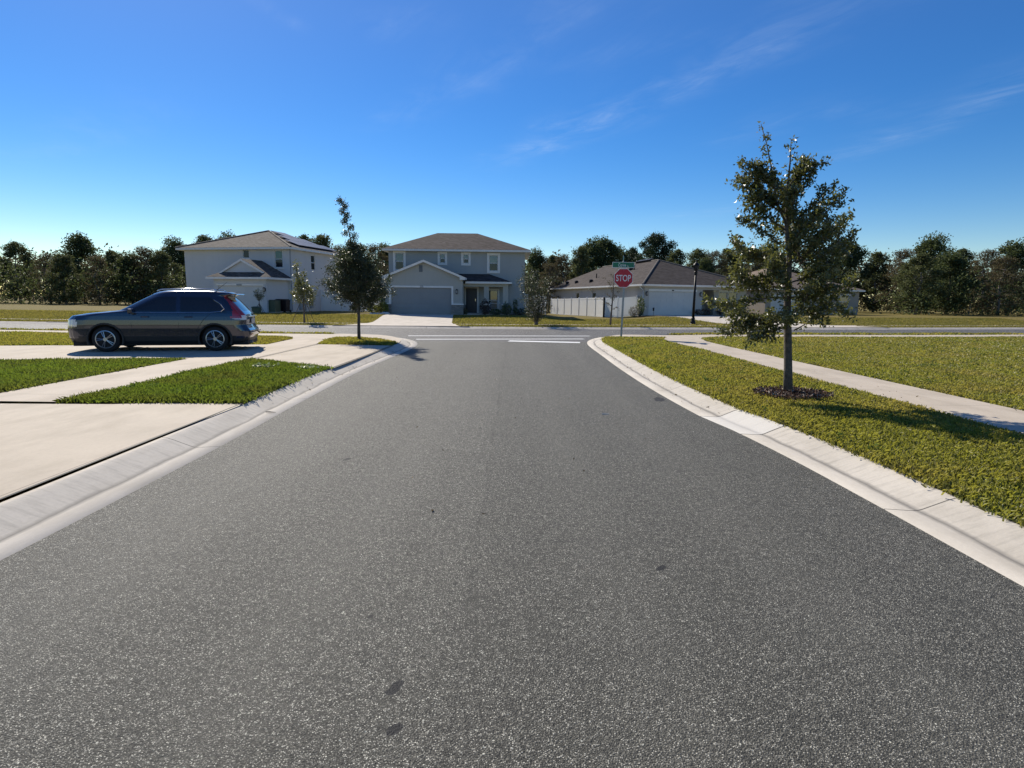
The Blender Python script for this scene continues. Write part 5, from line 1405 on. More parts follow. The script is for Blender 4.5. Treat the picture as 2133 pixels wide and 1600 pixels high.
for poly in ([(gx1+0.2-5, 45.9), (xr+0.3-5, 46.6), (xr+0.3-5, 47.75), (gx1+0.2-5, 46.1)], [(-11.9, 44.4), (-9.85, 44.5), (-9.9, 45.15), (-11.9, 45.3)]):
    bm_.poly([(p[0], p[1], gz(*p)+0.012) for p in poly])
struct(bm_.build('mulch_bed', M['mulch']))
rg = random.Random(3)
for i, (px, yd) in enumerate([(793, -1.05), (799, -1.0), (805, -1.15), (786, -0.9), (780, -0.85), (773, -0.8)]):
    b = MB(); s_ = 0.16 if i in (1, 2) else rg.uniform(0.09, 0.13)
    b.lathe([(s_*0.7, -0.03), (s_*1.1, s_*0.3), (s_*0.95, s_*0.75), (s_*0.4, s_*1.1)], 7)
    b.v = [(v[0]*rg.uniform(.8, 1.25)*1.3, v[1]*rg.uniform(.8, 1.2), v[2]*rg.uniform(.85, 1.15)) for v in b.v]
    o = b.build('edging_stone', M['rock'], None, loc=mp_(px, yd))
    tag(o, ['white edging stone second from the driveway corner of the bed', 'large pale edging stone nearest the garage wall', 'largest white edging stone at the driveway corner of the bed', 'white edging stone in front of the small tree', 'white edging stone between the two yellow-green shrubs', 'white edging stone at the far left end of the row'][i], 'stone', 'white edging stones round the planting bed')
# white garden bench on the porch
bx, _ = mid(1031, 640, UW-0.7)
o = thing('garden_bench', 'white slatted garden bench on the porch under the window of the grey house', 'bench', EM + Vector((bx, UW-0.72, 0.06)))
q = MB()
for j in range(5): q.box(-0.42, -0.22+0.085*j, 0.42, 0.42, -0.155+0.085*j, 0.445)
q.build('seat', M['vinyl'], o)
q = MB(); q.box(-0.42, 0.20, 0.82, 0.42, 0.24, 0.88)
for j in range(9): q.box(-0.40+0.098*j, 0.21, 0.46, -0.375+0.098*j, 0.23, 0.82)
arc = [(0.42*math.cos(math.pi*k/10), 0.22, 0.86 + 0.14*math.sin(math.pi*k/10)) for k in range(11)]; q.tube(arc, 0.02, 5); q.build('backrest', M['vinyl'], o)
for sx in (-0.40, 0.40):
    q = MB(); q.tube([(sx, -0.22, 0.66), (sx, -0.05, 0.67), (sx, 0.22, 0.66)], 0.022, 5); q.tube([(sx, -0.20, 0.44), (sx, -0.21, 0.66)], 0.018, 5); q.build('armrest', M['vinyl'], o)
    for sy in (-0.19, 0.21):
        q = MB(); q.box(sx-0.025, sy-0.02, 0, sx+0.025, sy+0.02, 0.42); q.build('leg', M['vinyl'], o)

# beside the pale house: condenser, bin, utility pedestal
def lp(x, y): p = EL + ex_*x + ey_*y; return Vector((p.x, p.y, gz(p.x, p.y)-0.01))
def lx_at(px, yd): return lft(px, 645, yd)[0]
o = thing('air_conditioner', 'grey-green outdoor air conditioner behind a low screen beside the pale garage', 'air conditioner', lp(lx_at(560, -2.3)+0.35, -2.25), YL_)
q = MB(); q.box(-0.42, -0.35, 0.05, 0.42, 0.35, 0.95)
for j in range(12): q.box(-0.40, -0.362, 0.12+0.065*j, 0.40, -0.35, 0.15+0.065*j)
q.build('casing', M['utility'], o, bevel=0.02)
q = MB(); q.lathe([(0.30, 0.95), (0.30, 0.985), (0.02, 0.985)], 14); q.build('fan_grille', M['black'], o)
q = MB(); q.box(-0.5, -0.42, -0.05, 0.5, 0.42, 0.05); q.build('base_pad', M['walk'], o)
for i in range(2):
    o = thing('wheelie_bin', ['dark red-black wheeled bin beside the pale house wall', 'second dark wheeled bin, half behind the first one'][i], 'bin', lp(lx_at(574+8*i, -1.5)+0.35+0.1*i, -1.5+0.15*i), YL_)
    q = MB(); q.prism([(-0.27, -0.28), (0.27, -0.28), (0.27, 0.30), (-0.27, 0.30)], 0.08, 0.95); q.v = [(v[0]*(0.82 if v[2] < 0.5 else 1), v[1]*(0.8 if v[2] < 0.5 else 1), v[2]) for v in q.v]
    q.build('body', M['bin'], o, bevel=0.02)
    q = MB(); q.box(-0.30, -0.32, 0.951, 0.30, 0.34, 1.0); q.box(-0.22, -0.22, 1.0, 0.22, 0.22, 1.05); q.build('lid', M['bin'], o, bevel=0.02)
    for sx in (-0.25, 0.25):
        q = MB(); q.lathe([(0.10, -0.03), (0.10, 0.03)], 12); q.v = [(v[2]+sx, v[0]+0.27, v[1]+0.10) for v in q.v]; q.build('wheel', M['tyre'], o)
pu = gnd(535, 659, 0.16)
o = thing('utility_cabinet', 'small green utility cabinet on the lawn behind the parked car', 'utility cabinet', pu, 0.1)
q = MB(); q.box(-0.27, -0.24, 0.06, 0.27, 0.26, 0.62); q.build('cabinet', M['utility'], o, bevel=0.025)
q = MB(); q.add([(-0.30, -0.28, 0.622), (0.30, -0.28, 0.622), (0.30, 0.29, 0.622), (-0.30, 0.29, 0.622), (-0.28, -0.24, 0.70), (0.28, -0.24, 0.70), (0.28, 0.27, 0.73), (-0.28, 0.27, 0.73)], [(0, 3, 2, 1), (4, 5, 6, 7), (0, 1, 5, 4), (1, 2, 6, 5), (2, 3, 7, 6), (3, 0, 4, 7)]); q.build('lid', M['utility'], o)
q = MB(); q.box(-0.34, -0.32, -0.1, 0.34, 0.34, 0.06); q.build('base_pad', M['walk'], o)

# ------------------------------------------------------------------ stop sign with street names
ps = gnd(1294, 702, ZL)
so = thing('stop_sign', 'red stop sign with green street name blades on a steel post at the right corner', 'sign', ps, 0.0)
lean = 0.018
def along(z): return Vector((lean*z*0.9, 0, z))
q = MB()
for (a0, b0, a1, b1) in ((-0.030, -0.002, 0.030, 0.006), (-0.030, 0.006, -0.024, 0.030), (0.024, 0.006, 0.030, 0.030), (-0.040, 0.028, -0.024, 0.034), (0.024, 0.028, 0.040, 0.034)):
    p0, p1 = along(-0.3), along(3.02)
    q.add([(p0.x+a0, b0, p0.z), (p0.x+a1, b0, p0.z), (p0.x+a1, b1, p0.z), (p0.x+a0, b1, p0.z), (p1.x+a0, b0, p1.z), (p1.x+a1, b0, p1.z), (p1.x+a1, b1, p1.z), (p1.x+a0, b1, p1.z)], [(0, 3, 2, 1), (4, 5, 6, 7), (0, 1, 5, 4), (1, 2, 6, 5), (2, 3, 7, 6), (3, 0, 4, 7)])
q.build('post', M['steel'], so)
sc_ = atY(1298.6, 579.4, ps.y) - ps; cz = sc_.z; cxx = sc_.x
def octo(r): return [(cxx + r*math.cos(math.pi/8 + k*math.pi/4)/math.cos(math.pi/8), cz + r*math.sin(math.pi/8 + k*math.pi/4)/math.cos(math.pi/8)) for k in range(8)]
Rs = 0.392
q = MB(); q.prism_y(octo(Rs), -0.010, -0.004); plate_ = q.build('sign_plate', M['signwhite'], so)
q = MB(); q.prism_y(octo(Rs*0.945), -0.0125, -0.0102); q.build('red_field', M['red'], plate_)
text_mesh('STOP', 0.62, 0.265, M['signwhite'], 'lettering', plate_, lambda x, z: (cxx+x, -0.0145, cz+z), bold=0.012)
q = MB()
for dz in (0.33, -0.33): q.lathe([(0.012, -0.0035), (0.008, 0.0035)], 8); q.v[-16:] = [(v[0]+cxx, v[2]-0.016, v[1]+cz+dz) for v in q.v[-16:]]
q.build('bolt', M['steel'], plate_)
bc = atY(1298.6, 552.0, ps.y) - ps
bw_, bh_ = 0.92, 0.235
q = MB(); q.box(bc.x-bw_/2, -0.006, bc.z-bh_/2, bc.x+bw_/2, -0.002, bc.z+bh_/2); bl = q.build('street_name_blade', M['signwhite'], so)
q = MB(); q.box(bc.x-bw_/2+0.018, -0.008, bc.z-bh_/2+0.018, bc.x+bw_/2-0.018, -0.0062, bc.z+bh_/2-0.018); q.build('green_field', M['signgreen'], bl)
text_mesh('Citrine', 0.325, 0.135, M['signwhite'], 'lettering', bl, lambda x, z: (bc.x-0.055+x, -0.0095, bc.z-0.005+z), bold=0.004)
text_mesh('Cir', 0.075, 0.055, M['signwhite'], 'lettering', bl, lambda x, z: (bc.x+0.185+x, -0.0095, bc.z-0.045+z), bold=0.002)
uc = atY(1299.0, 539.2, ps.y) - ps
ang = math.radians(76)
def uv3(a, d, z): return (uc.x + a*math.cos(ang) - d*math.sin(ang), 0.014 + a*math.sin(ang) + d*math.cos(ang), uc.z + z)
def bladebox(m, a0, a1, d0, d1, z0, z1): m.add([uv3(a0, d0, z0), uv3(a1, d0, z0), uv3(a1, d1, z0), uv3(a0, d1, z0), uv3(a0, d0, z1), uv3(a1, d0, z1), uv3(a1, d1, z1), uv3(a0, d1, z1)], [(0, 3, 2, 1), (4, 5, 6, 7), (0, 1, 5, 4), (1, 2, 6, 5), (2, 3, 7, 6), (3, 0, 4, 7)])
q = MB(); bladebox(q, -0.36, 0.36, -0.002, 0.002, -0.115, 0.115); bl2 = q.build('street_name_blade', M['signwhite'], so)
q = MB(); bladebox(q, -0.342, 0.342, -0.0045, -0.0022, -0.098, 0.098); bladebox(q, -0.342, 0.342, 0.0022, 0.0045, -0.098, 0.098); q.build('green_field', M['signgreen'], bl2)
q = MB(); q.lathe([(0.030, bc.z+bh_/2-0.03), (0.034, bc.z+bh_/2+0.01), (0.022, uc.z-0.10), (0.022, uc.z-0.06)], 10, bc.x, 0.012); q.build('blade_bracket', M['steel'], so)

# ------------------------------------------------------------------ street lamp
pl_ = gnd(1443, 676, 0.11)
so = thing('street_lamp', 'black street lamp with a lantern head, before the single-storey house with the hip roof', 'street lamp', pl_)
dl = 0.003
q = MB(); q.lathe([(0.20, -0.05), (0.20, 0.05), (0.165, 0.08), (0.16, 0.18), (0.14, 0.24), (0.125, 0.28), (0.12, 0.40), (0.135, 0.43), (0.09, 0.48)], 14); q.build('base', M['black'], so, smooth=False)
q = MB(); q.tube([(0, 0, 0.47), (dl*3.1, 0, 3.28)], [0.088, 0.068], 14); q.build('post', M['black'], so, smooth=True)
x0 = dl*3.2
q = MB(); q.lathe([(0.07, 3.25), (0.10, 3.30), (0.095, 3.40), (0.12, 3.46), (0.085, 3.52), (0.12, 3.60)], 12, x0, 0); q.build('collar', M['black'], so)
ln = MB()
for k in range(6):
    a = math.pi/6 + k*math.pi/3
    ln.tube([(x0+0.125*math.cos(a), 0.125*math.sin(a), 3.60), (x0+0.20*math.cos(a), 0.20*math.sin(a), 3.86)], 0.016, 5)
ln.lathe([(0.13, 3.585), (0.14, 3.61), (0.12, 3.62)], 12, x0, 0)
hd = ln.build('lantern_cage', M['black'], so)
q = MB(); q.lathe([(0.11, 3.61), (0.18, 3.855)], 6, x0, 0); q.build('lantern_glass', glassmat('smoked_glass', (0.05, 0.05, 0.055), 0.08, 0.8), hd)
q = MB(); q.lathe([(0.215, 3.85), (0.22, 3.88), (0.19, 3.95), (0.13, 4.03), (0.07, 4.07), (0.05, 4.12), (0.03, 4.14), (0.045, 4.17), (0.012, 4.24)], 14, x0, 0); q.build('lantern_cap', M['black'], so, smooth=True)

# litter on the road
pt_ = gnd(1261, 864, 0.0)
q = MB(); q.add([(-0.05, -0.012, 0.004), (0.055, 0.008, 0.004), (0.052, 0.02, 0.004), (-0.052, 0.0, 0.004), (-0.05, -0.006, 0.012), (0.055, 0.012, 0.010), (0.05, 0.02, 0.014), (-0.05, 0.002, 0.018)], [(0, 3, 2, 1), (4, 5, 6, 7), (0, 1, 5, 4), (1, 2, 6, 5), (2, 3, 7, 6), (3, 0, 4, 7)])
tag(q.build('wood_chip', M['debris'], None, loc=pt_), 'small pale chip of wood lying on the road, right of the middle', 'wood chip')
pt_ = gnd(564, 859.5, 0.008)
q = MB(); q.tube([(-0.075, 0.01, 0.006), (-0.02, 0.0, 0.010), (0.075, -0.008, 0.006)], [0.006, 0.009, 0.003], 5)
tag(q.build('twig', M['bark'], None, loc=pt_), 'dark twig lying on the left kerb gutter', 'twig')
for i, (px, py, n) in enumerate(((544, 765.5, 26), (640, 768, 16))):
    p = gnd(px, py, ZL+0.04); rng = np.random.default_rng(70+i)
    P = np.stack([p.x + rng.normal(0, 0.13, n*4), p.y + rng.normal(0, 0.06, n*4), p.z + rng.uniform(-0.02, 0.06, n*4)], 1)
    o = quads_np('clover_clump', leaf_verts(P, 0.07, 0.05, rng), leafmat('pale_weed', [(0.25, 0.30, 0.12), (0.45, 0.50, 0.28)], (0.4, 0.45, 0.2), 0.25))
    tag(o, ['pale leafy weed clump in the left verge, nearer the pavement', 'pale weed clump in the left verge, nearer the road'][i], 'weed')

rng = np.random.default_rng(91); LP = []
for line, w0, w1, n_ in ((SL, 0.12, 0.36, 70), (SR, 0.12, 0.36, 90)):
    pts_ = [p for p in line if 7.5 < p.y < 24.5 and abs(p.x) < 8]
    for q in range(n_):
        i = int(rng.integers(1, len(pts_)-1)); p = pts_[i]; tt_ = (pts_[i+1]-pts_[i-1]).normalized(); sgn = 1 if p.x < 0 else -1
        nrm = Vector((-abs(tt_.y), tt_.x*(1 if p.x < 0 else -1), 0)) * sgn; p2 = p + nrm*float(rng.normal(0.27, 0.09)) + tt_*float(rng.uniform(-.3, .3))
        LP.append((p2.x, p2.y, 0.004 + max(0, (abs((p2-p).dot(nrm))-0.30))*0.38))
for q in range(260):
    a_, r_ = rng.uniform(0, 6.28), abs(rng.normal(0, 1.3)); LP.append((bt.x + r_*math.cos(a_), bt.y + r_*math.sin(a_)*1.2, ZL+0.05)) if 3.5 < bt.x + r_*math.cos(a_) < 7.2 else None
for q in range(40): LP.append((rng.uniform(-3.0, 2.5), rng.uniform(4, 22), 0.004))
LP = np.array([p for p in LP if p is not None])
stuff(quads_np('fallen_leaves', leaf_verts(LP, 0.036, 0.017, rng, flat=0.85), leafmat('fallen_leaf', [(0.05, 0.03, 0.015), (0.12, 0.075, 0.035), (0.22, 0.16, 0.09), (0.34, 0.28, 0.18)], (0.2, 0.14, 0.07), 0.15, 0.7, 0.2)), 'small dry brown leaves strewn along the gutters and under the nearest tree', 'leaves')
rng = np.random.default_rng(92); LP = []
for q in range(90):
    x_, y_ = rng.uniform(7.7, 16), rng.uniform(6, 23); LP += [(x_ + rng.normal(0, .06), y_ + rng.normal(0, .06), ZL + rng.uniform(0.0, .06)) for k in range(16)]
for q in range(46):
    x_, y_ = rng.uniform(3.3, 5.9), rng.uniform(5, 23); LP += [(x_ + rng.normal(0, .06), y_ + rng.normal(0, .06), ZL + rng.uniform(0.0, .07)) for k in range(14)]
for q in range(40):
    x_, y_ = rng.uniform(-6.2, -3.9), rng.uniform(8.2, 12.6); LP += [(x_ + rng.normal(0, .05), y_ + rng.normal(0, .05), ZL + rng.uniform(0.0, .07)) for k in range(14)]
stuff(quads_np('lawn_weeds', leaf_verts(np.array(LP), 0.055, 0.030, rng, flat=0.4), leafmat('weed_leaf', [(0.05, 0.08, 0.02), (0.09, 0.13, 0.03)], (0.15, 0.22, 0.05), 0.3, 0.8, 0.1)), 'broad-leaved weeds dotted through the near lawns', 'weeds')

# ------------------------------------------------------------------ parked car (dark blue compact SUV, rear towards the road)
CY = math.radians(195)
CO = Vector((-7.56, 17.02, ZL + 0.004))                    # middle of the rear bumper, on the driveway
car = thing('parked_car', 'dark blue hatchback SUV with tall red rear lamps parked on the left driveway', 'car', CO, CY)
# car frame: x forward from the rear bumper, y left, z up
ZK = [0.20, 0.28, 0.40, 0.55, 0.62, 0.72, 0.85, 0.95, 1.02, 1.10, 1.25, 1.40, 1.50, 1.56, 1.61, 1.645, 1.66]
XR = [0.16, 0.06, 0.01, 0.00, 0.05, 0.10, 0.09, 0.10, 0.13, 0.20, 0.33, 0.47, 0.58, 0.44, 0.52, 0.80, 1.15]
XF = [4.36, 4.47, 4.52, 4.53, 4.53, 4.52, 4.50, 4.40, 4.02, 3.30, 3.02, 2.76, 2.58, 2.48, 2.36, 2.18, 1.90]
HW = [0.80, 0.87, 0.895, 0.905, 0.91, 0.91, 0.905, 0.895, 0.885, 0.87, 0.82, 0.765, 0.72, 0.70, 0.67, 0.60, 0.45]
zs_ = np.concatenate([np.linspace(0.20, 1.50, 105), np.array([1.53, 1.56, 1.585, 1.61, 1.63, 1.645, 1.655, 1.66])])
xr_ = np.interp(zs_, ZK, XR); xf_ = np.interp(zs_, ZK, XF); hw_ = np.interp(zs_, ZK, HW)
NP_ = 420
def outline(k):
    """closed plan outline at level k: superellipse-like with straight sides and rounded ends"""
    a, b, w_ = xr_[k], xf_[k], hw_[k]; pts = []
    cxm = (a+b)/2; hl_ = (b-a)/2
    for i in range(NP_):
        t = 2*math.pi*(i+0.5)/NP_; ct, st_ = math.cos(t), math.sin(t)
        m_ = max(abs(ct), abs(st_)); ct, st_ = ct/m_, st_/m_             # square param
        # rounded rectangle: pull the corners in
        x = ct*hl_; y = st_*w_
        cr_ = 0.34 if x < 0 else 0.55; cr_ = min(cr_, hl_*0.9)
        ix, iy = hl_ - cr_, w_ - min(cr_*0.55, w_*0.9)
        if abs(x) > ix and abs(y) > iy:
            ux, uy = (abs(x)-ix)/cr_, (abs(y)-iy)/(w_-iy); l = max(ux, uy); q = math.atan2(uy, ux)
            ux, uy = l*math.cos(q), l*math.sin(q)
            x = math.copysign(ix + ux*cr_, x); y = math.copysign(iy + uy*(w_-iy), y)
        # slight bow of the end faces
        x -= math.copysign(0.05*(y/w_)**2, x)*(abs(ct) > 0.99)
        pts.append((cxm + x, y))
    return pts
rings = [outline(k) for k in range(len(zs_))]
VV = [(p[0], p[1], zs_[k]) for k in range(len(zs_)) for p in rings[k]]
parts = {}
WX = (0.92, 3.56); WR_ = 0.40
for k in range(len(zs_)-1):
    for i in range(NP_):
        q = (k*NP_+i, k*NP_+(i+1) % NP_, (k+1)*NP_+(i+1) % NP_, (k+1)*NP_+i)
        c = [sum(VV[j][d] for j in q)/4 for d in range(3)]; x, y, z = c
        xr0 = float(np.interp(z, zs_, xr_)); w0 = float(np.interp(z, zs_, hw_)); dxr = x - xr0
        side = abs(y) > w0 - 0.03 - 0.02*(z > 1.0)
        if any((x-wx)**2 + (z-0.335)**2 < WR_**2 for wx in WX) and abs(y) > 0.45 and z < 0.75: continue
        key = 'body'
        if z < 0.36 or (z < 0.42 and 0.4 < x < 4.2): key = 'bumper'
        elif False: key = 'bumper'
        rear = dxr < 0.30
        # tail lamps: broad low wedge, narrowing up the pillar beside the glass
        if abs(y) > 0.60 and dxr < 1.0:
            reach = float(np.interp(z, [0.86, 0.90, 0.98, 1.10, 1.25, 1.40, 1.52], [0.10, 0.44, 0.36, 0.24, 0.17, 0.14, 0.12]))
            inner = float(np.interp(z, [0.86, 1.05, 1.2, 1.5], [0.66, 0.72, 0.70, 0.62]))
            if 0.86 < z < 1.52 and dxr < reach and abs(y) > inner - 0.02:
                key = 'lamp_white' if (z < 0.905 or (z < 0.985 and dxr < 0.13)) else 'tail_lamp'
        if key == 'body' and 1.10 < z < 1.50 and rear and abs(y) < 0.66 - 0.12*max(0, (1.22-z))/0.12: key = 'rear_window'
        if key == 'body' and 1.05 < z < 1.48 and side and abs(y) > 0.5:
            fx0 = xr0 + 0.42 + 0.10*(z-1.05); fx1 = float(np.interp(z, ZK, XF)) - 0.30
            if fx0 < x < fx1 and not (1.75 < x < 1.85): key = 'side_window'
        if key == 'body' and 1.08 < z < 1.53 and x > float(np.interp(z, ZK, XF)) - 0.20 and abs(y) < w0 - 0.08: key = 'windscreen'
        if key == 'body' and 0.68 < z < 0.86 and x > 4.20 and abs(y) > 0.5: key = 'headlight'
        if key == 'body' and 0.50 < z < 0.74 and x > 4.40 and abs(y) < 0.5: key = 'grille'
        if key in ('side_window', 'tail_lamp', 'lamp_white', 'headlight'): key += '_L' if y > 0 else '_R'
        parts.setdefault(key, []).append(q)
parts['body'].append(tuple((len(zs_)-1)*NP_ + i for i in range(NP_)))
cm_ = dict(body='car_paint', bumper='car_plastic', tail_lamp='lamp_red', lamp_white='lamp_white', rear_window='car_glass', side_window='car_glass', windscreen='car_glass', headlight='lamp_white', grille='car_plastic')
made = {}
for key in sorted(parts, key=lambda s: 'lamp_white' in s):
    fl_ = parts[key]
    used = sorted({j for q in fl_ for j in q}); ix = {j: n for n, j in enumerate(used)}
    q = MB(); q.v = [VV[j] for j in used]; q.f = [tuple(ix[j] for j in f) for f in fl_]; q.mi = [0]*len(q.f)
    base = key.replace('_L', '').replace('_R', ''); par = car
    nm = {'lamp_white': 'reversing_lens'}.get(base, base)
    if base == 'lamp_white': par = made.get('tail_lamp' + key[-2:], car)
    made[key] = q.build(nm, M[cm_[base]], par, smooth=True)
# spoiler lip over the rear glass
q = MB(); q.add([(0.36, -0.60, 1.545), (0.36, 0.60, 1.545), (0.80, 0.62, 1.60), (0.80, -0.62, 1.60), (0.38, -0.60, 1.575), (0.38, 0.60, 1.575), (0.85, 0.60, 1.64), (0.85, -0.60, 1.64)], [(0, 1, 2, 3), (7, 6, 5, 4), (0, 4, 5, 1), (1, 5, 6, 2), (2, 6, 7, 3), (3, 7, 4, 0)])
q.build('spoiler', M['car_paint'], car, bevel=0.01)
# tailgate details
q = MB(); q.box(0.045, -0.52, 0.93, 0.11, 0.52, 0.955); q.build('chrome_strip', M['chrome'], car, bevel=0.006)
q = MB(); q.box(0.065, -0.26, 0.74, 0.075, 0.26, 0.88); q.build('number_plate', M['plate'], car)
q = MB(); q.box(-0.012, -0.80, 0.50, 0.05, 0.80, 0.525); q.build('bumper_trim', M['car_plastic'], car, bevel=0.006)
for sy in (-0.66, 0.66):
    q = MB(); q.box(-0.010, sy-0.10, 0.44, 0.03, sy+0.10, 0.47); q.build('reflector', M['lamp_red'], car)
q = MB(); q.tube([(0.16, 0.50, 0.24), (0.02, 0.50, 0.23)], 0.035, 8); q.build('exhaust_pipe', M['steel'], car)
q = MB(); q.box(0.10, -0.78, 0.16, 4.35, 0.78, 0.30); q.box(0.30, -0.60, 0.2, 0.62, 0.60, 0.52); q.build('underbody', M['tyre'], car)
for wx in WX:
    for sy in (-1, 1):
        q = MB(); q.lathe([(0.28, 0.10), (0.325, 0.085), (0.338, 0.05), (0.338, -0.05), (0.325, -0.085), (0.28, -0.10)], 28)
        q.v = [(v[0]+wx, v[2]+sy*0.80, v[1]+0.338) for v in q.v]; wo = q.build('wheel', M['tyre'], car, smooth=True)
        q = MB(); q.lathe([(0.235, -0.03), (0.238, 0.015), (0.215, 0.02), (0.208, -0.03)], 28); q.lathe([(0.055, 0.0), (0.05, 0.03)], 12)
        for k in range(10):
            a = (k//2)*2*math.pi/5 + (0.13 if k % 2 else -0.13); q.tube([(0.045*math.cos(a), 0.045*math.sin(a), 0.02), (0.215*math.cos(a), 0.215*math.sin(a), 0.008)], 0.013, 5)
        q.v = [(v[0]+wx, sy*(0.895 + v[2]), v[1]+0.338) for v in q.v]; q.build('rim', M['rim'], wo)
        q = MB(); a_l = [(wx + 0.42*math.cos(math.pi*k/14), sy*0.62, 0.335 + 0.42*math.sin(math.pi*k/14)) for k in range(15)]; n_ = len(a_l)
        q.add(a_l + [(p[0], sy*0.90, p[2]) for p in a_l], [(k, k+1, n_+k+1, n_+k) for k in range(n_-1)]); q.add(a_l, [tuple(range(n_))]); q.tube([(wx + 0.415*math.cos(math.pi*(k*1.24-2.4)/20), sy*0.900, 0.335 + 0.415*math.sin(math.pi*(k*1.24-2.4)/20)) for k in range(21)], 0.030, 6); q.build('wheel_arch', M['car_plastic'], car)
def skin_y(x, z):
    k = int(np.argmin(np.abs(zs_ - z))); return max(p[1] for p in rings[k] if abs(p[0]-x) < 0.06)
for sy in (-1, 1):
    for sx_l in ([(1.80, 0.36), (1.80, 0.70), (1.80, 1.04)], [(2.88, 0.36), (2.93, 0.70), (2.95, 1.04)], [(1.34, 0.62), (1.20, 0.84), (1.02, 1.02)], [(1.34, 0.50), (1.36, 0.56), (1.34, 0.62)]):
        q = MB(); q.tube([(x, sy*(skin_y(x, z)+0.000), z) for x, z in sx_l], 0.006, 4); q.build('door_seam', M['car_plastic'], car)
    q = MB(); q.tube([(x, sy*(skin_y(x, z)+0.004), z) for x, z in ((2.95, 1.05), (2.2, 1.05), (1.5, 1.05), (1.0, 1.055), (0.74, 1.09), (0.66, 1.16), (0.74, 1.28), (0.92, 1.40))], 0.012, 5); q.build('window_trim', M['chrome'], car)
for sy in (-1, 1):
    q = MB(); q.tube([(0.85, sy*0.585, 1.63), (0.95, sy*0.585, 1.685), (1.6, sy*0.60, 1.70), (2.25, sy*0.585, 1.665), (2.35, sy*0.575, 1.62)], 0.017, 6); q.build('roof_rail', M['chrome'], car, smooth=True)
    q = MB(); q.tube([(1.45, sy*0.905, 0.93), (1.47, sy*0.935, 0.94), (1.62, sy*0.935, 0.94), (1.64, sy*0.905, 0.93)], 0.013, 6); q.tube([(2.5, sy*0.90, 0.93), (2.52, sy*0.935, 0.94), (2.67, sy*0.935, 0.94), (2.69, sy*0.905, 0.93)], 0.013, 6); q.build('door_handle', M['car_paint'], car)
    q = MB(); q.box(2.84, 0.86, 1.02, 2.96, 1.06, 1.15) if sy > 0 else q.box(2.84, -1.06, 1.02, 2.96, -0.86, 1.15); q.build('wing_mirror', M['car_paint'], car, bevel=0.03)
q = MB(); q.tube([(1.02, 0.0, 1.655), (0.93, 0.0, 1.73), (0.72, 0.0, 1.90)], [0.012, 0.006, 0.004], 6); q.lathe([(0.035, 1.65), (0.02, 1.675)], 8, 1.02, 0); q.build('aerial', M['black'], car)

# ------------------------------------------------------------------ trees behind the houses
def crown_tree(name, seed, Hh, cw, cb, nbl, nleaf, L, Wd, lm, bm, bl_r=0.26, top=1.0, dome=False):
    rng = np.random.default_rng(seed); R_ = random.Random(seed)
    o = thing(name, 'x', 'tree', (0, 0, 0))
    m = MB(); tr = [Vector((0, 0, -0.3)), Vector((R_.gauss(0, .1), R_.gauss(0, .1), Hh*0.3)), Vector((R_.gauss(0, .2), R_.gauss(0, .2), Hh*0.6)), Vector((R_.gauss(0, .3), R_.gauss(0, .3), Hh*0.9))]
    r0 = Hh*0.018; m.tube(tr, [r0, r0*0.8, r0*0.5, r0*0.12], 7)
    P = []
    for i in range(nbl):
        f = (i + R_.random())/nbl; z = cb*Hh + (Hh*top - cb*Hh)*f
        env = math.sin(math.pi*min(1, 0.18 + 0.80*f))**0.7 if not dome else math.sqrt(max(0.05, 1-((f-0.35)/0.65)**2))
        a = i*2.4 + R_.uniform(-.5, .5); rr_ = cw*env*R_.uniform(0.35, 0.95)
        c = Vector((rr_*math.cos(a), rr_*math.sin(a), z)); br_ = cw*bl_r*1.35*R_.uniform(0.7, 1.3)
        j = tr[1].lerp(tr[3], max(0, min(1, (z/Hh-0.35)/0.7))); j.z = max(Hh*0.25, z - rr_*0.55)
        m.tube([j, j.lerp(c, 0.55) + Vector((0, 0, -0.1)), c], [r0*0.32, r0*0.2, r0*0.06], 4)
        v = rng.normal(size=(nleaf, 3)); v /= np.linalg.norm(v, axis=1)[:, None]; v *= rng.uniform(0.25, 1.0, (nleaf, 1))**0.6
        v *= np.array([1, 1, 0.75]); P.append(np.array(c) + v*br_*(1+0.25*rng.normal(size=(nleaf, 1))))
        for k in range(3):
            e = c + Vector(tuple(rng.normal(size=3)))*br_*0.8; m.tube([c.lerp(j, 0.15), e], [r0*0.08, r0*0.02], 3)
    m.build('trunk', bm, o, smooth=True)
    quads_np('crown', leaf_verts(np.concatenate(P), L, Wd, rng, bias=np.array([0, 0, 0.1])), lm, o)
    return o
def bare_tree(name, seed, Hh, spread, bm, leaf=None):
    T = Tree(seed); R_ = T.R
    def rec(p, d, L, r, lev):
        pts = T.path(p, d, L, 4, 0.25, 0.10); T.limb(pts, r, r*0.55, 5 if lev < 2 else 3)
        if lev >= 4: T.P.append(pts[-1]); return
        for k in range(3 if lev < 3 else 2):
            t = (pts[-1]-pts[-2]).normalized(); ax = rot_about(t.orthogonal(), t, R_.uniform(0, 6.28))
            rec(pts[R_.choice((2, 3, 4))], rot_about(t, ax, R_.uniform(0.2, spread)), L*R_.uniform(0.6, 0.85), r*0.55, lev+1)
    rec(Vector((0, 0, -0.2)), Vector((0, 0, 1)), Hh*0.33, Hh*0.013, 0)
    return T.finish(name, 'x', 'tree', (0, 0, 0), 0.22, 0.10, leaf or M['rust'], bm, per=2 if leaf else 0, spread=0.25)
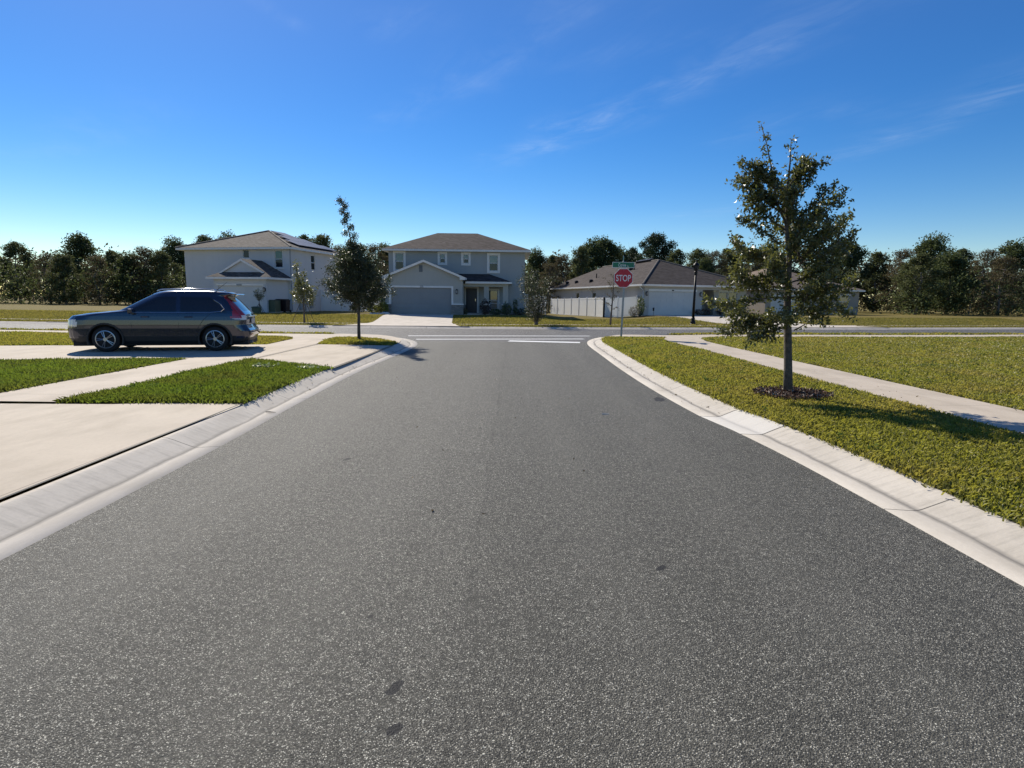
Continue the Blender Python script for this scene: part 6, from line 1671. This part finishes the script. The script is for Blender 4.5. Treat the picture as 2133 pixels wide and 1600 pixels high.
PROT = dict(
    dark=[crown_tree('evergreen_oak', 101, 10, 2.9, 0.16, 30, 420, 0.27, 0.16, M['wood_dark'], M['bark']), crown_tree('evergreen_oak', 102, 10, 2.4, 0.14, 28, 420, 0.26, 0.15, M['wood_dark'], M['bark'], bl_r=0.30)],
    olive=[crown_tree('leafy_tree', 103, 10, 2.7, 0.15, 34, 330, 0.24, 0.13, M['olive'], M['bark_pale'], bl_r=0.22), crown_tree('leafy_tree', 104, 10, 2.2, 0.12, 32, 330, 0.24, 0.13, M['olive'], M['bark_pale'], bl_r=0.25)],
    rust=[crown_tree('thin_tree', 105, 10, 2.3, 0.10, 38, 210, 0.20, 0.10, M['rust'], M['bark_pale'], bl_r=0.24), crown_tree('thin_tree', 106, 10, 2.0, 0.10, 36, 220, 0.20, 0.10, M['rust'], M['bark_pale'], bl_r=0.26)],
    bare=[bare_tree('bare_tree', 107, 10, 0.55, M['bark_pale']), bare_tree('bare_tree', 108, 10, 0.45, M['bark_pale'], M['rust'])],
    pine=[crown_tree('pine_tree', 109, 12.5, 3.6, 0.50, 40, 330, 0.36, 0.12, M['pine'], M['bark'], bl_r=0.20, dome=True)],
)
HT = dict(dark=10, olive=10, rust=10, bare=10, pine=12.5)
used_ = {}
def bgt(kind, px, ytop, Y, wide, label, var=0):
    src = PROT[kind][var % len(PROT[kind])]
    p = atY(px, ytop, Y); z0 = 0.0; s_ = (p.z - z0)/HT[kind] / (1.03 if kind != 'bare' else 1.0)
    yaw = (px*0.37) % 6.28; sc_ = (s_*wide, s_*wide, s_)
    loc = (p.x, p.y, z0)
    if src.name not in used_:
        used_[src.name] = 1; src.location = loc; src.rotation_euler = (0, 0, yaw); src.scale = sc_; src['label'] = label; o = src
    else: o = dup(src, loc, yaw, label, sc_)
    o['group'] = 'trees behind the houses'
    return o
BG = [  # kind, px, top y, distance, width factor, label
 ('olive', 30, 505, 78, 1.2, 'olive-leaved tree at the far left end of the tree line'), ('rust', 95, 527, 74, 1.3, 'rust-leaved tree near the left end of the tree line'),
 ('dark', 165, 491, 82, 1.2, 'broad dark evergreen in the tree line well left of the pale house'), ('olive', 235, 522, 76, 1.2, 'olive-leaved tree left of the pale house, beside the broad evergreen'),
 ('rust', 300, 514, 72, 1.3, 'brownish tree in the tree line left of the pale house roof'), ('dark', 362, 500, 84, 1.1, 'dark evergreen standing just left of the pale house roof'),
 ('olive', 425, 492, 88, 1.2, 'olive-leaved tree rising behind the left slope of the pale house roof'), ('dark', 474, 489, 86, 0.9, 'dark evergreen whose tip shows over the left roof slope of the pale house'),
 ('olive', 632, 491, 82, 1.0, 'olive-leaved tree rising behind the solar panels, left one of two'), ('olive', 671, 487, 80, 1.1, 'tall olive-leaved tree behind the lower end of the solar panels, right one of two'),
 ('rust', 708, 510, 74, 1.1, 'lower brownish tree left of the cone-shaped oak tip'), ('olive', 742, 506, 72, 1.1, 'olive-leaved tree directly behind the cone-shaped oak'),
 ('rust', 779, 507, 70, 1.2, 'rust-brown tree between the cone-shaped oak and the grey house'), ('bare', 797, 497, 74, 0.9, 'bare forked tree rising just left of the grey house roof'),
 ('dark', 806, 512, 80, 0.9, 'dark tree touching the left eave of the grey house'),
 ('rust', 925, 540, 78, 1.2, 'brown tree hidden behind the left half of the grey house'), 
 ('bare', 1099, 506, 80, 0.9, 'bare grey tree rising at the right eave of the grey house'), ('dark', 1116, 522, 78, 0.9, 'dark leafy tree close to the right wall of the grey house'),
 ('rust', 1131, 532, 78, 1.1, 'brown low tree behind the vase-shaped shrub'), ('olive', 1152, 531, 84, 1.0, 'olive-leaved low tree behind the white fence'),
 ('bare', 1163, 515, 80, 0.8, 'slim bare tree behind the white fence, left of the tallest bare one'), ('bare', 1181, 500, 82, 0.9, 'tallest bare tree above the white fence'),
 ('rust', 1172, 529, 82, 1.2, 'reddish-brown tree below the tallest bare tree'), ('olive', 1212, 511, 78, 1.0, 'olive-leaved tree left of the big dark evergreen'),
 ('rust', 1200, 540, 84, 1.2, 'brown bushy tree behind the far end of the long hip roof'),
 ('dark', 1236, 502, 84, 1.0, 'left half of the big dark evergreen pair behind the long hip roof', ), ('dark', 1262, 499, 86, 1.1, 'right and taller one of the big dark evergreen pair behind the long hip roof'),
 ('dark', 1290, 518, 92, 1.0, 'dark evergreen behind the street name sign'), ('pine', 1318, 517, 98, 0.7, 'smaller pine left of the dome-topped pine'),
 ('pine', 1367, 488, 92, 0.98, 'tall dome-topped pine above the ridge of the long hip roof'), ('olive', 1412, 521, 80, 1.0, 'olive-leaved tree just right of the dome-topped pine'),
 ('bare', 1428, 495, 84, 1.0, 'bare tree with upright branches right of the dome-topped pine'), ('olive', 1455, 520, 76, 1.2, 'olive-leaved tree behind the street lamp head'),
 ('rust', 1490, 522, 74, 1.2, 'brownish tree right of the street lamp head'), ('dark', 1470, 540, 70, 1.0, 'low dark tree behind the right slope of the long hip roof'),
 ('olive', 1522, 516, 78, 1.2, 'olive-leaved tree behind the left edge of the nearest oak'), ('rust', 1560, 520, 80, 1.3, 'brownish tree behind the middle of the nearest oak'),
 ('dark', 1605, 508, 86, 1.2, 'dark evergreen behind the trunk of the nearest oak'), ('olive', 1660, 512, 84, 1.2, 'olive-leaved tree behind the right edge of the nearest oak'),
 ('rust', 1715, 530, 80, 1.3, 'brownish tree above the left part of the tan roof'), ('dark', 1772, 505, 88, 1.2, 'dark evergreen above the middle of the tan roof'),
 ('olive', 1830, 524, 84, 1.2, 'olive-leaved tree above the right part of the tan roof'), ('rust', 1885, 518, 80, 1.3, 'brownish tree just right of the tan house'),
 ('dark', 1945, 494, 88, 1.2, 'tall dark evergreen right of the tan house'), ('olive', 2005, 520, 82, 1.2, 'olive-leaved tree toward the right end of the tree line'),
 ('rust', 2060, 520, 78, 1.3, 'brownish tree near the right end of the tree line'), ('bare', 58, 500, 82, 0.9, 'bare grey tree near the far left end of the tree line'), ('bare', 128, 510, 80, 0.8, 'bare brown-tipped tree left of the broad dark evergreen'), ('bare', 268, 503, 84, 0.9, 'bare grey tree between two leafy trees, well left of the pale house'),
 ('olive', 130, 528, 70, 1.4, 'low wide olive-leaved tree in front of the tree line at far left'), ('rust', 200, 532, 70, 1.4, 'low wide brownish tree in front of the broad dark evergreen'), ('dark', 268, 530, 72, 1.3, 'low dark evergreen in front of the bare grey tree, left of the pale house'), ('olive', 333, 524, 72, 1.3, 'low olive-leaved tree nearest the left wall of the pale house'),
 ('bare', 1800, 503, 86, 0.9, 'bare grey tree rising above the tan roof'), ('bare', 1915, 505, 82, 0.9, 'bare grey tree right of the tan house'), ('bare', 2035, 503, 84, 0.9, 'bare grey tree near the right end of the tree line'),
 ('olive', 1920, 530, 70, 1.4, 'low wide olive-leaved tree in front of the tall evergreen right of the tan house'), ('dark', 1985, 528, 72, 1.3, 'low dark evergreen toward the right end of the tree line'), ('rust', 2095, 532, 70, 1.4, 'low wide brownish tree at the right end of the tree line'),
 ('rust', 690, 524, 72, 1.3, 'low brown tree behind the right end of the pale house'), ('rust', 1145, 548, 72, 1.3, 'lowest brown bushy tree just above the white fence'),
 ('dark', 2118, 506, 86, 1.2, 'dark evergreen at the far right end of the tree line'),
]
for i, b in enumerate(BG): bgt(*b, var=i)
# far wood closing the gaps between the trees
rng = np.random.default_rng(77); N = 60000
xw = rng.uniform(-125, 125, N); yw = rng.uniform(98, 122, N); top = 7.9 + 1.0*np.sin(xw*0.33) + 1.1*np.sin(xw*0.81+1) + 0.8*np.sin(xw*1.7+2)
Pw = np.stack([xw, yw, top*rng.uniform(0, 1, N)**0.75], 1)
stuff(quads_np('far_wood', leaf_verts(Pw, 0.62, 0.34, rng), M['rust']), 'far-off brownish wood filling the gaps below the tree line', 'wood')
rng = np.random.default_rng(78); N = 30000
xw = rng.uniform(-95, 95, N); yw = rng.uniform(66, 74, N); top = 4.6 + 1.0*np.sin(xw*0.5) + 0.6*np.sin(xw*1.3+1)
keep = ~((xw > 2) & (xw < 45) & (yw < 76))
Pw = np.stack([xw, yw, top*rng.uniform(0, 1, N)], 1)[keep]
stuff(quads_np('undergrowth', leaf_verts(Pw, 0.30, 0.16, rng), M['wood_dark']), 'tangled undergrowth below the trees behind the houses', 'undergrowth')

far_grass('grass', 'dry yellow-brown grass of the verge across the cross street', 0.60, 2.33, 21, 420, 0.07)
far_grass('grass', 'dry yellow-brown grass of the lawns in front of the houses', 3.78, 11.5, 22, 190, 0.07)
